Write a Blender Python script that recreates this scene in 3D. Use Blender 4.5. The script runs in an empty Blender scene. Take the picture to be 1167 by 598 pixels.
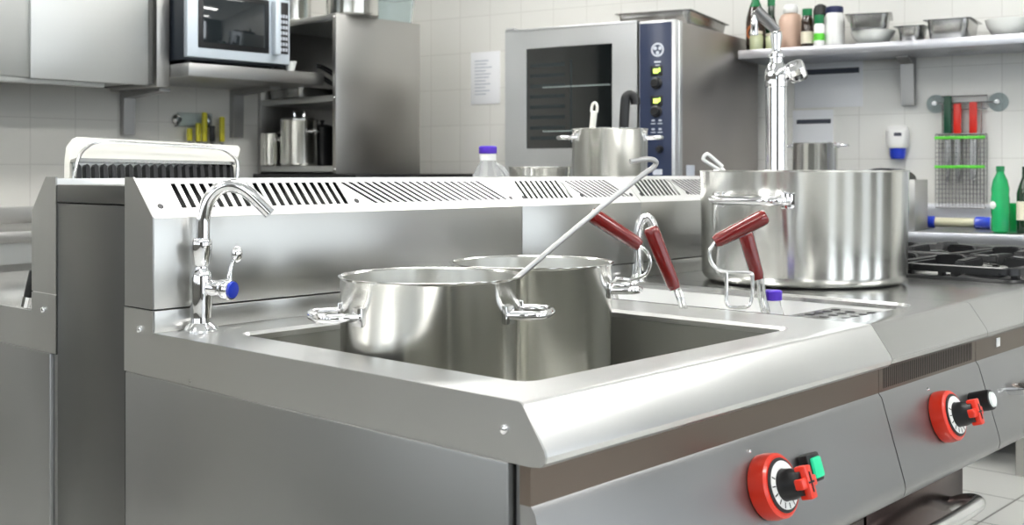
import bpy, bmesh, math, random
from mathutils import Vector, Matrix
random.seed(7)
PI = math.pi
COL = bpy.context.scene.collection
SC = bpy.context.scene

# ------------------------------------------------------------------ camera frame (all metres; X runs along the range, Y is its depth)
FPX, HOR, CX = 1286.0, 196.0, 583.5
YAW = math.atan(1187 / 1286)
FW = Vector((math.cos(YAW), math.sin(YAW), 0)); RT = Vector((math.sin(YAW), -math.cos(YAW), 0)); UP = Vector((0, 0, 1))
CAM = Vector((-0.837, -0.762, 1.13))
def dep(u, v, s): return CAM + (FW + RT * ((u - CX) / FPX) + UP * ((HOR - v) / FPX)) * s
def on_y(u, v, y):
    d = FW + RT * ((u - CX) / FPX) + UP * ((HOR - v) / FPX); return CAM + d * ((y - CAM.y) / d.y)
def on_x(u, v, x):
    d = FW + RT * ((u - CX) / FPX) + UP * ((HOR - v) / FPX); return CAM + d * ((x - CAM.x) / d.x)
# frame of the back wall (slightly turned from the range): local x to the right along the wall, local y into the wall
OV = dep(771, 23, 4.77); OV.z = 0
BW_X = (RT * .845 - FW * .5345).normalized(); BW_Y = (RT * .5345 + FW * .845).normalized()
BW_ROT = math.atan2(BW_X.y, BW_X.x)
def bw(x, d, z): return OV + BW_X * x + BW_Y * d + UP * z
def on_bw(u, v, d):
    r = FW + RT * ((u - CX) / FPX) + UP * ((HOR - v) / FPX)
    p = CAM + r * (((OV - CAM).dot(BW_Y) + d) / r.dot(BW_Y))
    q = p - OV; return (q.dot(BW_X), d, p.z)

# ------------------------------------------------------------------ mesh builder
class MB:
    def __init__(s): s.bm = bmesh.new(); s.mi = 0
    def _take(s, t, M=None):
        if M is not None: t.transform(M)
        for f in t.faces: f.material_index = s.mi
        me = bpy.data.meshes.new('t'); t.to_mesh(me); t.free(); s.bm.from_mesh(me); bpy.data.meshes.remove(me); return s
    def box(s, x0, x1, y0, y1, z0, z1, b=0.0, M=None, seg=2):
        t = bmesh.new(); bmesh.ops.create_cube(t, size=1)
        t.transform(Matrix.Translation(((x0 + x1) / 2, (y0 + y1) / 2, (z0 + z1) / 2)) @ Matrix.Diagonal((abs(x1 - x0), abs(y1 - y0), abs(z1 - z0), 1)))
        if b: bmesh.ops.bevel(t, geom=t.edges[:], offset=b, segments=seg, affect='EDGES', profile=.5)
        return s._take(t, M)
    def lathe(s, prof, n=40, M=None):
        t = bmesh.new(); rings = []
        for r, z in prof:
            if r < 1e-6: rings.append([t.verts.new((0, 0, z))])
            else: rings.append([t.verts.new((r * math.cos(2 * PI * i / n), r * math.sin(2 * PI * i / n), z)) for i in range(n)])
        for a, b in zip(rings, rings[1:]):
            for i in range(n):
                j = (i + 1) % n
                if len(a) == 1 and len(b) == 1: continue
                if len(a) == 1: t.faces.new((a[0], b[j], b[i]))
                elif len(b) == 1: t.faces.new((a[i], a[j], b[0]))
                else: t.faces.new((a[i], a[j], b[j], b[i]))
        bmesh.ops.recalc_face_normals(t, faces=t.faces[:])
        return s._take(t, M)
    def tube(s, pts, r, n=12, M=None, closed=False, sub=0):
        P = [Vector(p) for p in pts]
        if sub: P = smooth_path(P, sub, closed)
        N = len(P); R = r if isinstance(r, (list, tuple)) else [r] * N
        if len(R) != N: R = [R[min(len(R) - 1, int(i * len(R) / N))] for i in range(N)]
        t = bmesh.new(); rings = []; nrm = None
        for i, p in enumerate(P):
            if closed: tan = P[(i + 1) % N] - P[i - 1]
            else: tan = P[min(i + 1, N - 1)] - P[max(i - 1, 0)]
            tan.normalize()
            if nrm is None:
                nrm = tan.orthogonal().normalized()
            nrm = (nrm - tan * nrm.dot(tan)).normalized(); bi = tan.cross(nrm)
            rings.append([t.verts.new(p + (nrm * math.cos(2 * PI * k / n) + bi * math.sin(2 * PI * k / n)) * R[i]) for k in range(n)])
        pairs = list(zip(rings, rings[1:])) + ([(rings[-1], rings[0])] if closed else [])
        for a, b in pairs:
            for k in range(n): t.faces.new((a[k], a[(k + 1) % n], b[(k + 1) % n], b[k]))
        if not closed: t.faces.new(rings[0][::-1]); t.faces.new(rings[-1])
        bmesh.ops.recalc_face_normals(t, faces=t.faces[:])
        return s._take(t, M)
    def prism(s, poly, a0, a1, axis='X', M=None):
        t = bmesh.new()
        def mk(a, p):
            return {'X': (a, p[0], p[1]), 'Y': (p[0], a, p[1]), 'Z': (p[0], p[1], a)}[axis]
        A = [t.verts.new(mk(a0, p)) for p in poly]; B = [t.verts.new(mk(a1, p)) for p in poly]
        n = len(poly)
        for i in range(n): t.faces.new((A[i], A[(i + 1) % n], B[(i + 1) % n], B[i]))
        t.faces.new(A[::-1]); t.faces.new(B)
        bmesh.ops.recalc_face_normals(t, faces=t.faces[:])
        return s._take(t, M)
    def sheet(s, poly, a0, a1, th, axis='X', M=None):
        # open profile given a thickness and swept along an axis
        off = offset_poly(poly, th)
        return s.prism(list(poly) + off[::-1], a0, a1, axis, M)
    def quad(s, pts, th=0.0, M=None):
        # flat polygon with thickness th along its normal (backwards)
        P = [Vector(p) for p in pts]; nr = (P[1] - P[0]).cross(P[2] - P[0]).normalized()
        t = bmesh.new(); A = [t.verts.new(p) for p in P]
        if th:
            B = [t.verts.new(p - nr * th) for p in P]; n = len(P)
            for i in range(n): t.faces.new((A[i], B[i], B[(i + 1) % n], A[(i + 1) % n]))
            t.faces.new(B[::-1])
        t.faces.new(A)
        return s._take(t, M)
    def sphere(s, c, r, sc=(1, 1, 1), n=20, M=None):
        t = bmesh.new(); bmesh.ops.create_uvsphere(t, u_segments=n, v_segments=max(8, n // 2), radius=r)
        t.transform(Matrix.Translation(c) @ Matrix.Diagonal((*sc, 1))); return s._take(t, M)
    def loft(s, loops, cap0=False, cap1=False, M=None):
        t = bmesh.new(); L = [[t.verts.new(p) for p in lp] for lp in loops]
        for a, b in zip(L, L[1:]):
            n = len(a)
            for i in range(n):
                j = (i + 1) % n
                vs = []
                for v in (a[i], a[j], b[j], b[i]):
                    if all((v.co - w.co).length > 1e-7 for w in vs): vs.append(v)
                if len(vs) > 2: t.faces.new(vs)
        if cap0: t.faces.new(L[0][::-1])
        if cap1: t.faces.new(L[-1])
        bmesh.ops.remove_doubles(t, verts=t.verts[:], dist=1e-6)
        return s._take(t, M)
    def mat(s, i): s.mi = i; return s

def smooth_path(P, sub, closed=False):
    out = []; n = len(P); rng = range(n) if closed else range(n - 1)
    for i in rng:
        p0 = P[(i - 1) % n] if closed or i > 0 else P[0] * 2 - P[1]
        p1 = P[i]; p2 = P[(i + 1) % n]
        p3 = P[(i + 2) % n] if closed or i + 2 < n else P[-1] * 2 - P[-2]
        for k in range(sub):
            t = k / sub
            out.append(.5 * ((2 * p1) + (p2 - p0) * t + (2 * p0 - 5 * p1 + 4 * p2 - p3) * t * t + (3 * p1 - p0 - 3 * p2 + p3) * t ** 3))
    if not closed: out.append(P[-1].copy())
    return out
def offset_poly(poly, th):
    P = [Vector((a, b)) for a, b in poly]; out = []
    for i, p in enumerate(P):
        ns = []
        if i > 0: d = (p - P[i - 1]).normalized(); ns.append(Vector((-d.y, d.x)))
        if i < len(P) - 1: d = (P[i + 1] - p).normalized(); ns.append(Vector((-d.y, d.x)))
        m = sum(ns, Vector((0, 0))).normalized(); k = 1 / max(.4, m.dot(ns[0])); out.append(tuple(p + m * th * k))
    return out
def rrect(x0, x1, y0, y1, r, z, n=6):
    pts = []
    for cx, cy, a0 in ((x1 - r, y1 - r, 0), (x0 + r, y1 - r, PI / 2), (x0 + r, y0 + r, PI), (x1 - r, y0 + r, 1.5 * PI)):
        for k in range(n + 1):
            a = a0 + PI / 2 * k / n; pts.append((cx + r * math.cos(a), cy + r * math.sin(a), z))
    return pts
def rect_like(x0, x1, y0, y1, z, n=6):
    pts = []
    for c in ((x1, y1), (x0, y1), (x0, y0), (x1, y0)): pts += [(c[0], c[1], z)] * (n + 1)
    return pts
def arc(cx, cy, r, a0, a1, n=8): return [(cx + r * math.cos(a0 + (a1 - a0) * k / n), cy + r * math.sin(a0 + (a1 - a0) * k / n)) for k in range(n + 1)]
def align(p, d):
    d = Vector(d).normalized(); return Matrix.Translation(p) @ d.to_track_quat('Z', 'Y').to_matrix().to_4x4()

def obj(name, mb, mats, parent=None, angle=35, label=None):
    bm = mb.bm
    for e in bm.edges:
        if len(e.link_faces) == 2 and e.calc_face_angle(0) > math.radians(angle): e.smooth = False
    for f in bm.faces: f.smooth = True
    me = bpy.data.meshes.new(name); bm.to_mesh(me); bm.free()
    for m in (mats if isinstance(mats, (list, tuple)) else [mats]): me.materials.append(m)
    o = bpy.data.objects.new(name, me); COL.objects.link(o)
    if parent is not None: o.parent = parent
    if label: o['label'] = label
    return o
def tag(o, label, cat, group=None):
    o['label'] = label; o['category'] = cat
    if group: o['group'] = group
    return o
def thing(name, label, cat, loc=(0, 0, 0), rotz=0, group=None):
    o = bpy.data.objects.new(name, None); COL.objects.link(o); o.empty_display_size = .05
    o.location = loc; o.rotation_euler = (0, 0, rotz); return tag(o, label, cat, group)
def struct(name, mb, m, parent=None):
    o = obj(name, mb, m, parent)
    if parent is None: o['kind'] = 'structure'
    return o
def dup(root, loc, rotz, label=None, group=None):
    r = root.copy(); COL.objects.link(r); r.location = loc; r.rotation_euler = (0, 0, rotz)
    if label: r['label'] = label
    if group: r['group'] = group
    for ch in list(root.children):
        c = ch.copy(); COL.objects.link(c); c.parent = r
        for g in list(ch.children):
            d = g.copy(); COL.objects.link(d); d.parent = c
    return r

# ------------------------------------------------------------------ materials
def new_mat(name):
    m = bpy.data.materials.new(name); m.use_nodes = True
    nt = m.node_tree; return m, nt, nt.nodes['Principled BSDF']
def setp(b, **k):
    for n, v in k.items(): b.inputs[n.replace('_', ' ')].default_value = v
def rgb(h):
    c = [int(h[i:i + 2], 16) / 255 for i in (0, 2, 4)]
    return tuple([(x / 12.92 if x <= .04045 else ((x + .055) / 1.055) ** 2.4) for x in c] + [1])
def plain(name, col, rough=.5, metal=0.0, spec=.5, coat=0.0, noise=0.0):
    m, nt, b = new_mat(name); c = rgb(col) if isinstance(col, str) else col
    setp(b, Base_Color=c, Roughness=rough, Metallic=metal); b.inputs['Specular IOR Level'].default_value = spec
    b.inputs['Coat Weight'].default_value = coat
    # light wear: low contrast noise on the roughness
    tc = nt.nodes.new('ShaderNodeTexCoord'); no = nt.nodes.new('ShaderNodeTexNoise'); no.inputs['Scale'].default_value = 18; no.inputs['Detail'].default_value = 3
    mr = nt.nodes.new('ShaderNodeMapRange'); mr.inputs['To Min'].default_value = max(0.02, rough - .06 - noise); mr.inputs['To Max'].default_value = min(1, rough + .06 + noise)
    nt.links.new(tc.outputs['Object'], no.inputs['Vector']); nt.links.new(no.outputs['Fac'], mr.inputs['Value']); nt.links.new(mr.outputs['Result'], b.inputs['Roughness'])
    return m
def steel(name, col=(.62, .62, .60), rough=.3, stretch=(3, 3, 160), var=.07, bump=.04, smudge=.10, aniso=0.0, radial=False):
    m, nt, b = new_mat(name); setp(b, Metallic=1.0)
    N = nt.nodes.new; L = nt.links.new
    tc = N('ShaderNodeTexCoord'); mp = N('ShaderNodeMapping'); mp.inputs['Scale'].default_value = stretch
    no = N('ShaderNodeTexNoise'); no.inputs['Scale'].default_value = 6; no.inputs['Detail'].default_value = 4
    L(tc.outputs['Object'], mp.inputs['Vector']); L(mp.outputs['Vector'], no.inputs['Vector'])
    sm = N('ShaderNodeTexNoise'); sm.inputs['Scale'].default_value = 4.0; sm.inputs['Detail'].default_value = 0; sm.inputs['Roughness'].default_value = .5
    L(tc.outputs['Object'], sm.inputs['Vector'])
    r1 = N('ShaderNodeMapRange'); r1.inputs['From Min'].default_value = .3; r1.inputs['From Max'].default_value = .7
    r1.inputs['To Min'].default_value = -var * .4; r1.inputs['To Max'].default_value = var * .4; L(no.outputs['Fac'], r1.inputs['Value'])
    r2 = N('ShaderNodeMapRange'); r2.clamp = False; r2.inputs['From Min'].default_value = .25; r2.inputs['From Max'].default_value = .75
    r2.inputs['To Min'].default_value = rough - smudge; r2.inputs['To Max'].default_value = rough + smudge; L(sm.outputs['Fac'], r2.inputs['Value'])
    ad = N('ShaderNodeMath'); ad.operation = 'ADD'; ad.use_clamp = True; L(r1.outputs['Result'], ad.inputs[0]); L(r2.outputs['Result'], ad.inputs[1])
    mx = N('ShaderNodeMath'); mx.operation = 'MAXIMUM'; mx.inputs[1].default_value = .04; L(ad.outputs[0], mx.inputs[0]); L(mx.outputs[0], b.inputs['Roughness'])
    cr = N('ShaderNodeMix'); cr.data_type = 'RGBA'; L(no.outputs['Fac'], cr.inputs['Factor'])
    cr.inputs[6].default_value = (col[0] * .99, col[1] * .99, col[2] * .99, 1); cr.inputs[7].default_value = (min(1, col[0] * 1.01), min(1, col[1] * 1.01), min(1, col[2] * 1.01), 1)
    L(cr.outputs[2], b.inputs['Base Color'])
    if bump:
        bp = N('ShaderNodeBump'); bp.inputs['Strength'].default_value = bump; bp.inputs['Distance'].default_value = .002
        L(no.outputs['Fac'], bp.inputs['Height']); L(bp.outputs['Normal'], b.inputs['Normal'])
    if aniso:
        b.inputs['Anisotropic'].default_value = aniso
        b.inputs['Anisotropic Rotation'].default_value = .25
        if radial:
            tg = N('ShaderNodeTangent'); tg.direction_type = 'RADIAL'; tg.axis = 'Z'; L(tg.outputs['Tangent'], b.inputs['Tangent'])
    return m
def tile_mat(name, base, grout, w, h, rough=.25, mode='XZ', off=(0, 0), gw=.004, bump=.3):
    m, nt, b = new_mat(name); N = nt.nodes.new; L = nt.links.new
    tc = N('ShaderNodeTexCoord'); sp = N('ShaderNodeSeparateXYZ'); cb = N('ShaderNodeCombineXYZ'); L(tc.outputs['Object'], sp.inputs[0])
    ax = {'X': 0, 'Y': 1, 'Z': 2}
    for k in (0, 1):
        a = N('ShaderNodeMath'); a.operation = 'ADD'; a.inputs[1].default_value = off[k]; L(sp.outputs[ax[mode[k]]], a.inputs[0]); L(a.outputs[0], cb.inputs[k])
    br = N('ShaderNodeTexBrick'); br.offset = 0; br.squash = 1; br.inputs['Scale'].default_value = 1
    br.inputs['Brick Width'].default_value = w; br.inputs['Row Height'].default_value = h; br.inputs['Mortar Size'].default_value = gw / 2; br.inputs['Mortar Smooth'].default_value = .3
    c = rgb(base); br.inputs['Color1'].default_value = c; br.inputs['Color2'].default_value = tuple([x * .96 for x in c[:3]] + [1]); br.inputs['Mortar'].default_value = rgb(grout)
    L(cb.outputs[0], br.inputs['Vector']); L(br.outputs['Color'], b.inputs['Base Color']); setp(b, Roughness=rough)
    bp = N('ShaderNodeBump'); bp.inputs['Strength'].default_value = bump; bp.inputs['Distance'].default_value = .002; bp.invert = True
    L(br.outputs['Fac'], bp.inputs['Height']); L(bp.outputs['Normal'], b.inputs['Normal'])
    return m
def emit(name, col, st):
    m, nt, b = new_mat(name); setp(b, Base_Color=col, Roughness=.4); b.inputs['Emission Color'].default_value = col; b.inputs['Emission Strength'].default_value = st; return m
def glass(name, col=(1, 1, 1, 1), rough=.02, ior=1.45, trans=1.0):
    m, nt, b = new_mat(name); setp(b, Base_Color=col, Roughness=rough, IOR=ior); b.inputs['Transmission Weight'].default_value = trans; return m

M = {}
M['panel'] = steel('brushed_steel_panel', (.44, .44, .43), .36, (150, 8, 8), .03, 0, .06)       # grain runs in the panel plane
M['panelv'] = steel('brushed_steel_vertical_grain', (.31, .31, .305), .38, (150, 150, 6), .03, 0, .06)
M['top_lit'] = steel('worktop_steel_lit_tone', (.68, .68, .67), 0.31, (8, 150, 8), .0, 0, 0.025)  # lighter copy: white reflections on the near module put into the colour
M['top'] = steel('worktop_steel_dim_tone', (.50, .50, .49), 0.22, (8, 150, 8), .0, 0, 0.04)  # darker copy: dim reflections on the other modules put into the colour
M['splash'] = steel('splashback_steel', (.47, .47, .455), 0.32, (8, 150, 150), .0, 0, 0.035)
M['vent'] = steel('vent_steel', (.80, .80, .79), 0.36, (8, 150, 150), .03, 0, 0.05)
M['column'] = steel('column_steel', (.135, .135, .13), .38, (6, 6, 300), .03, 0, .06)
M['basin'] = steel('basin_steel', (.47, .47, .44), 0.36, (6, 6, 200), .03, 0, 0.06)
M['pot'] = steel('pot_steel', (.70, .70, .67), .20, (4, 4, 300), .0, 0, .03, .86, True)
M['basin_lit'] = steel('basin_steel_lit_tone', (.93, .93, .92), .68, (6, 6, 200), .03, 0, .05)  # basin steel whitened: light reflected inside the second basin put into colour
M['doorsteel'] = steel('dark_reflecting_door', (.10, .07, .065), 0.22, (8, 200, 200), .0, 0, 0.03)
M['inpot'] = steel('pot_inside_steel', (.66, .66, .63), 0.33, (4, 4, 60), .05, .01, 0.03, .5, True)
M['chrome'] = steel('chrome', (.82, .82, .83), .07, (4, 4, 4), .01, .0, .02)
M['wire'] = steel('steel_wire', (.75, .75, .74), .2, (30, 30, 30), .04, .0, .04)
M['ctrl'] = steel('control_panel_steel', (.33, .33, .33), 0.35, (8, 150, 150), .0, 0, 0.055)
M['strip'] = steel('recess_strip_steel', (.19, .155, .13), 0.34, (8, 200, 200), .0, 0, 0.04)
M['cab'] = steel('cupboard_steel', (.60, .61, .60), .40, (4, 4, 40), .03, .008, .05)
M['unit'] = steel('shelf_unit_steel', (.46, .455, .44), .36, (60, 60, 3), .04, .01, .05)
M['shelf'] = steel('wall_shelf_steel', (.50, .51, .545), .33, (3, 60, 60), .04, .01, .05)
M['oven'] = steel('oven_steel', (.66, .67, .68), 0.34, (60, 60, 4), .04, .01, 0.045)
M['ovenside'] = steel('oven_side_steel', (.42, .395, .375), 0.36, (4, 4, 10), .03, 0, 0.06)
M['tray'] = steel('tray_steel', (.42, .42, .41), 0.22, (20, 20, 20), .02, .0, 0.035)
M['black'] = plain('black_plastic', '111113', .38)
M['iron'] = plain('cast_iron', '121214', .34, noise=.1)
M['wiredark'] = steel('dark_wire', (.20, .20, .20), .35, (30, 30, 30), .03, 0, .04)
M['rod'] = steel('dull_rod_steel', (.36, .36, .355), 0.36, (30, 30, 30), .03, 0, 0.03)
M['brownslot'] = plain('dark_slots', '1C1512', .6)
M['dark'] = plain('dark_gap', '050505', .7)
M['red'] = plain('red_plastic', 'DC3018', .32, coat=.3)
M['maroon'] = plain('dark_red_grip', '74100E', .25, coat=.5)
M['white'] = plain('white_plastic', 'F2F2F0', .35)
M['cream'] = plain('cream_enamel', 'EFEDE4', .35)
M['blue'] = plain('blue_plastic', '1F3FC8', .3, coat=.4)
M['navy'] = plain('navy_panel', '1F2B48', .35)
M['navycap'] = plain('navy_cap', '1C2550', .4)
M['purple'] = plain('purple_cap', '5A35C8', .35)
M['paper'] = plain('paper', 'F4F5F8', .8)
M['ink'] = plain('printed_ink', '4A4E58', .8)
M['inklight'] = plain('pale_ink', 'C3C8D2', .8)
M['yellow'] = plain('yellow_plastic', 'E3D83A', .4)
M['green'] = plain('dark_green_plastic', '0E4A32', .4)
M['lime'] = plain('lime_band', '62D83A', .4)
M['redh'] = plain('bright_red_plastic', 'E02818', .35)
M['pink'] = plain('pale_pink_plastic', 'D9B8A4', .45)
M['jar'] = plain('pale_green_jar', 'B8BE98', .25, coat=.5)
M['greencap'] = plain('green_cap', '147A48', .4)
M['brown'] = plain('dark_brown_glass', '2A1A10', .12, coat=.6)
M['dgreen'] = plain('dark_green_glass', '12301A', .12, coat=.6)
M['label'] = plain('cream_label', 'E4DBC8', .7)
M['orange'] = plain('orange_print', 'B8652E', .7)
M['gold'] = plain('cream_gold_wrap', 'D6D2B4', .3)
M['bowl'] = plain('white_china', 'F0F2EE', .15, coat=.5)
M['glass'] = glass('clear_glass', (.80, .88, .90, 1), .04)
M['pet'] = glass('green_bottle_plastic', (.04, .62, .22, 1), .10, 1.3, .6)
M['milk'] = glass('frosted_clear_plastic', (.96, .97, .98, 1), .25, 1.25, .75)
M['window'] = plain('dark_oven_glass', '0B1012', .06, coat=1.0)
M['mwglass'] = plain('microwave_glass', '1A2024', .08, coat=1.0)
M['mwbody'] = plain('microwave_grey', '2A3038', .35)
M['silver'] = plain('silver_plastic', 'C9D3DC', .35, metal=.2)
M['display'] = emit('lit_display', rgb('C4F060'), 1.0)
M['lampgreen'] = emit('green_lamp', rgb('17A878'), .35)
M['lens'] = plain('clear_lamp_lens', 'E8EEEC', .1, coat=1.0)
M['tilewall'] = tile_mat('white_wall_tiles', 'E9E7E0', 'D2CFC8', .214, .214, .22, 'XZ', (.05, .12))
M['tileback'] = tile_mat('white_back_wall_tiles', 'ECEBE6', 'D6D4CE', .212, .212, .22, 'XZ', (.16, .08))
M['floor'] = tile_mat('pale_floor_tiles', 'CFCFCB', '6F6F6C', .33, .33, .35, 'XY', (.1, .06), .008)
M['ceil'] = plain('ceiling_white', 'F2F2F0', .8)
M['paintwall'] = plain('grey_wall_paint', '5C5B57', .7)
M['lampwhite'] = emit('fill_lamp_diffuser', (1, .99, .96, 1), 11.0)

# ------------------------------------------------------------------ room
b = MB(); b.box(-3.4, 5.6, -3.4, 5.6, -.1, 0); struct('floor', b, M['floor'])
b = MB(); b.box(-3.4, 5.6, -3.4, 5.6, 2.9, 3.0); struct('ceiling', b, M['ceil'])
b = MB(); b.box(-3.4, 4.0, 4.33, 4.45, 0, 2.9); struct('wall_left', b, M['tilewall'])
b = MB(); b.box(-3.6, 5.4, 0, .12, 0, 2.9)
w = struct('wall_back', b, M['tileback']); w.location = bw(0, 1.06, 0); w.rotation_euler = (0, 0, BW_ROT)
def wall_with_opening(name, rng, open_, plane, swap, n):
    # unseen wall slab around one window opening added for daylight and reflections; rng / open_ = (a0, a1, z0, z1) along the wall
    a0, a1, z0, z1 = rng; c0, c1, d0, d1 = open_; p0, p1 = plane
    def P(a, z, p): return (p, a, z) if swap else (a, p, z)
    out = lambda p: [P(a0, z0, p), P(a1, z0, p), P(a1, z1, p), P(a0, z1, p)]
    inn = lambda p: [P(c0, d0, p), P(c1, d0, p), P(c1, d1, p), P(c0, d1, p)]
    b = MB(); b.loft([out(p0), inn(p0), inn(p1), out(p1), out(p0)]); bmesh.ops.recalc_face_normals(b.bm, faces=b.bm.faces[:])
    struct(name, b, M['paintwall'])
    f = MB(); pm = (p0 + p1) / 2; q0, q1 = pm - .02, pm + .02
    def bar(x0, x1, y0, y1):
        if swap: f.box(q0, q1, x0, x1, y0, y1, .004)
        else: f.box(x0, x1, q0, q1, y0, y1, .004)
    w = .05; bar(c0, c1, d0, d0 + w); bar(c0, c1, d1 - w, d1)
    pw = .62; gw = (c1 - c0 - pw * (n - 1)) / n
    pier = MB()
    for i in range(n):
        x = c0 + i * (gw + pw); bar(x, x + w, d0, d1); bar(x + gw - w, x + gw, d0, d1)
        if i < n - 1:
            if swap: pier.box(p0, p1, x + gw, x + gw + pw, d0, d1)
            else: pier.box(x + gw, x + gw + pw, p0, p1, d0, d1)
    struct('added_pier_%d' % (2 if swap else 1), pier, M['paintwall'])  # piers added between the openings to streak reflections in the steel
    struct('window_%d' % (2 if swap else 1), f, M['white'])  # frames of the added, unseen window openings
    L = bpy.data.lights.new('daylight_portal', 'AREA'); L.shape = 'RECTANGLE'; L.size = c1 - c0; L.size_y = d1 - d0; L.cycles.is_portal = True
    o = bpy.data.objects.new('daylight_portal', L); COL.objects.link(o); o.location = P((c0 + c1) / 2, (d0 + d1) / 2, pm)
    o.rotation_euler = (PI / 2, 0, -PI / 2) if swap else (PI / 2, 0, PI)
    o.rotation_euler = Vector((1, 0, 0) if swap else (0, 1, 0)).to_track_quat('-Z', 'Y').to_euler()
wall_with_opening('wall_right', (-3.4, 5.6, 0, 2.9), (-1.2, 3.6, .45, 2.6), (-3.4, -3.28), False, 4)
wall_with_opening('wall_front', (-3.28, 4.33, 0, 2.9), (-2.2, 2.2, 1.05, 2.6), (-3.4, -3.28), True, 4)
# unseen ceiling lamps, added as fill and for the steel to reflect
def fill_ceiling_lamp(loc, rot, label):
    t = thing('fill_ceiling_light', label, 'light', loc, rot, 'added unseen ceiling lights')
    f = MB(); f.loft([rect_like(-.62, .62, -.17, .17, 0, 1), rect_like(-.62, .62, -.17, .17, -.07, 1), rect_like(-.59, .59, -.14, .14, -.07, 1), rect_like(-.59, .59, -.14, .14, -.05, 1)], cap0=True); obj('housing', f, M['white'], t)
    d = MB(); d.box(-.588, .588, -.138, .138, -.066, -.052, .004); obj('diffuser', d, M['lampwhite'], t)
    return t
for i, (x, y, r) in enumerate(((-1.6, -1.6, 0), (.6, -1.6, 0), (2.8, -1.4, 0), (-1.6, .9, 0), (.6, .9, 0), (2.6, .9, 0), (-1.6, 2.6, 0), (.6, 2.6, 0), (2.6, 2.8, 0))):
    fill_ceiling_lamp((x, y, 2.9), r, 'added unseen fluorescent fitting on the ceiling, for fill and reflections')

# ------------------------------------------------------------------ the range: right-hand row of modules
XA, XB, XC, XD = .788, 1.177, 1.567, 2.36       # module joints
YS = .71                                         # splashback plane
ZT = .90
GAP = .0012
BULL = [(.02, .9), (.0005, .9), (-.0018, .8993), (-.0038, .8978), (-.0055, .8956)] + [(-.0335, .8555), (-.0355, .8495), (-.034, .843), (-.029, .8385), (-.014, .8365)]
def bolt(parent, p, d, r=.0045):
    b = MB(); b.lathe([(0, -.003), (r, -.003), (r, .001), (r * .8, .0032), (r * .4, .0042), (0, .0045)], 16, align(p, d)); return obj('bolt', b, M['chrome'], parent)

def worktop(parent, x0, x1, basin=None, y1=YS, rad=.03, deep=.22, bm_='basin', tm='top'):
    b = MB(); y0 = .02
    if basin:
        a0, a1, c0, c1 = basin; n = 6
        b.loft([rect_like(x0, x1, y0, y1, ZT - .012), rect_like(x0, x1, y0, y1, ZT), rrect(a0 - .004, a1 + .004, c0 - .004, c1 + .004, rad + .004, ZT), rrect(a0, a1, c0, c1, rad, ZT - .005), rrect(a0, a1, c0, c1, rad, ZT - .012)])
    else:
        b.box(x0, x1, y0, y1, ZT - .012, ZT)
    obj('worktop', b, M[tm], parent)
    b = MB(); b.box(x0, x1, y1 - .003, y1 + .01, ZT, ZT + .031, .0008); obj('upstand', b, M['splash'], parent)
    b = MB(); b.sheet(BULL, x0, x1, .0025, 'X'); obj('front_edge', b, M[tm], parent, 18)
    if basin:
        b = MB(); zb = ZT - deep
        b.loft([rrect(a0, a1, c0, c1, rad, ZT - .0125), rrect(a0 + .003, a1 - .003, c0 + .003, c1 - .003, rad, zb + .03), rrect(a0 + .012, a1 - .012, c0 + .012, c1 - .012, rad, zb + .008), rrect(a0 + .035, a1 - .035, c0 + .035, c1 - .035, rad, zb)], cap1=True)
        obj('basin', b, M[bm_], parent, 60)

def flue(parent, x0, x1, split, slots, n1, n2, slant, e0=.03):
    # vertical splashback plate and sloped slotted vent on top of it
    b = MB(); zf = 1.064
    b.box(x0, x1, YS, YS + .012, ZT + .033, zf - .0005, .0006); obj('splashback', b, M['splash'], parent)
    b = MB(); b.box(x0, x1, YS + .012, YS + .075, ZT - .02, zf - .004); b.prism([(YS + .012, zf - .004), (YS + .075, zf - .004), (YS + .075, 1.112), (YS + .062, 1.112)], x0, x1, 'X'); obj('flue_box', b, M['dark'], parent)
    P0 = Vector((0, YS, zf)); P1 = Vector((0, .762, 1.1185)); D = P1 - P0
    def pt(x, v): return Vector((x, 0, 0)) + P0 + D * v
    b = MB(); lo, hi = .24, .90
    def band(xa, xb, va, vb, xa2=None, xb2=None):
        xa2 = xa if xa2 is None else xa2; xb2 = xb if xb2 is None else xb2
        b.quad([pt(xa, va), pt(xb, va), pt(xb2, vb), pt(xa2, vb)], .0018)
    band(x0, x1, 0, lo); band(x0, x1, hi, 1)
    b.quad([(x0, .762, 1.1185), (x1, .762, 1.1185), (x1, .785, 1.1195), (x0, .785, 1.1195)], .0018)
    # straight slots from s0..s1, slanted from s2..s3 ; plate strips stay between them
    (s0, s1), (s2, s3) = slots
    xs = x0
    def run(sa, sb, n, sl):
        nonlocal prev
        pitch = (sb - sa) / n; w = pitch * .54
        for k in range(n):
            l = sa + pitch * k
            band(prev[0], l, lo, hi, prev[1], l - sl)
            prev = (l + w, l + w - sl)
    prev = (x0, x0); run(s0, s1, n1, 0.0); run(s2, s3, n2, slant); band(prev[0], x1, lo, hi, prev[1], x1)
    obj('slotted_vent', b, M['vent'], parent, 20)
    for hx in (x0 + .02, x1 - .016, split):
        h = MB(); h.lathe([(0, .0006), (.0048, .0006), (.0055, -.001)], 16, align(pt(hx, .30 if hx != split else .32), D.cross(Vector((1, 0, 0))) * -1)); obj('fixing_hole', h, M['iron'], parent)

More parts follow.
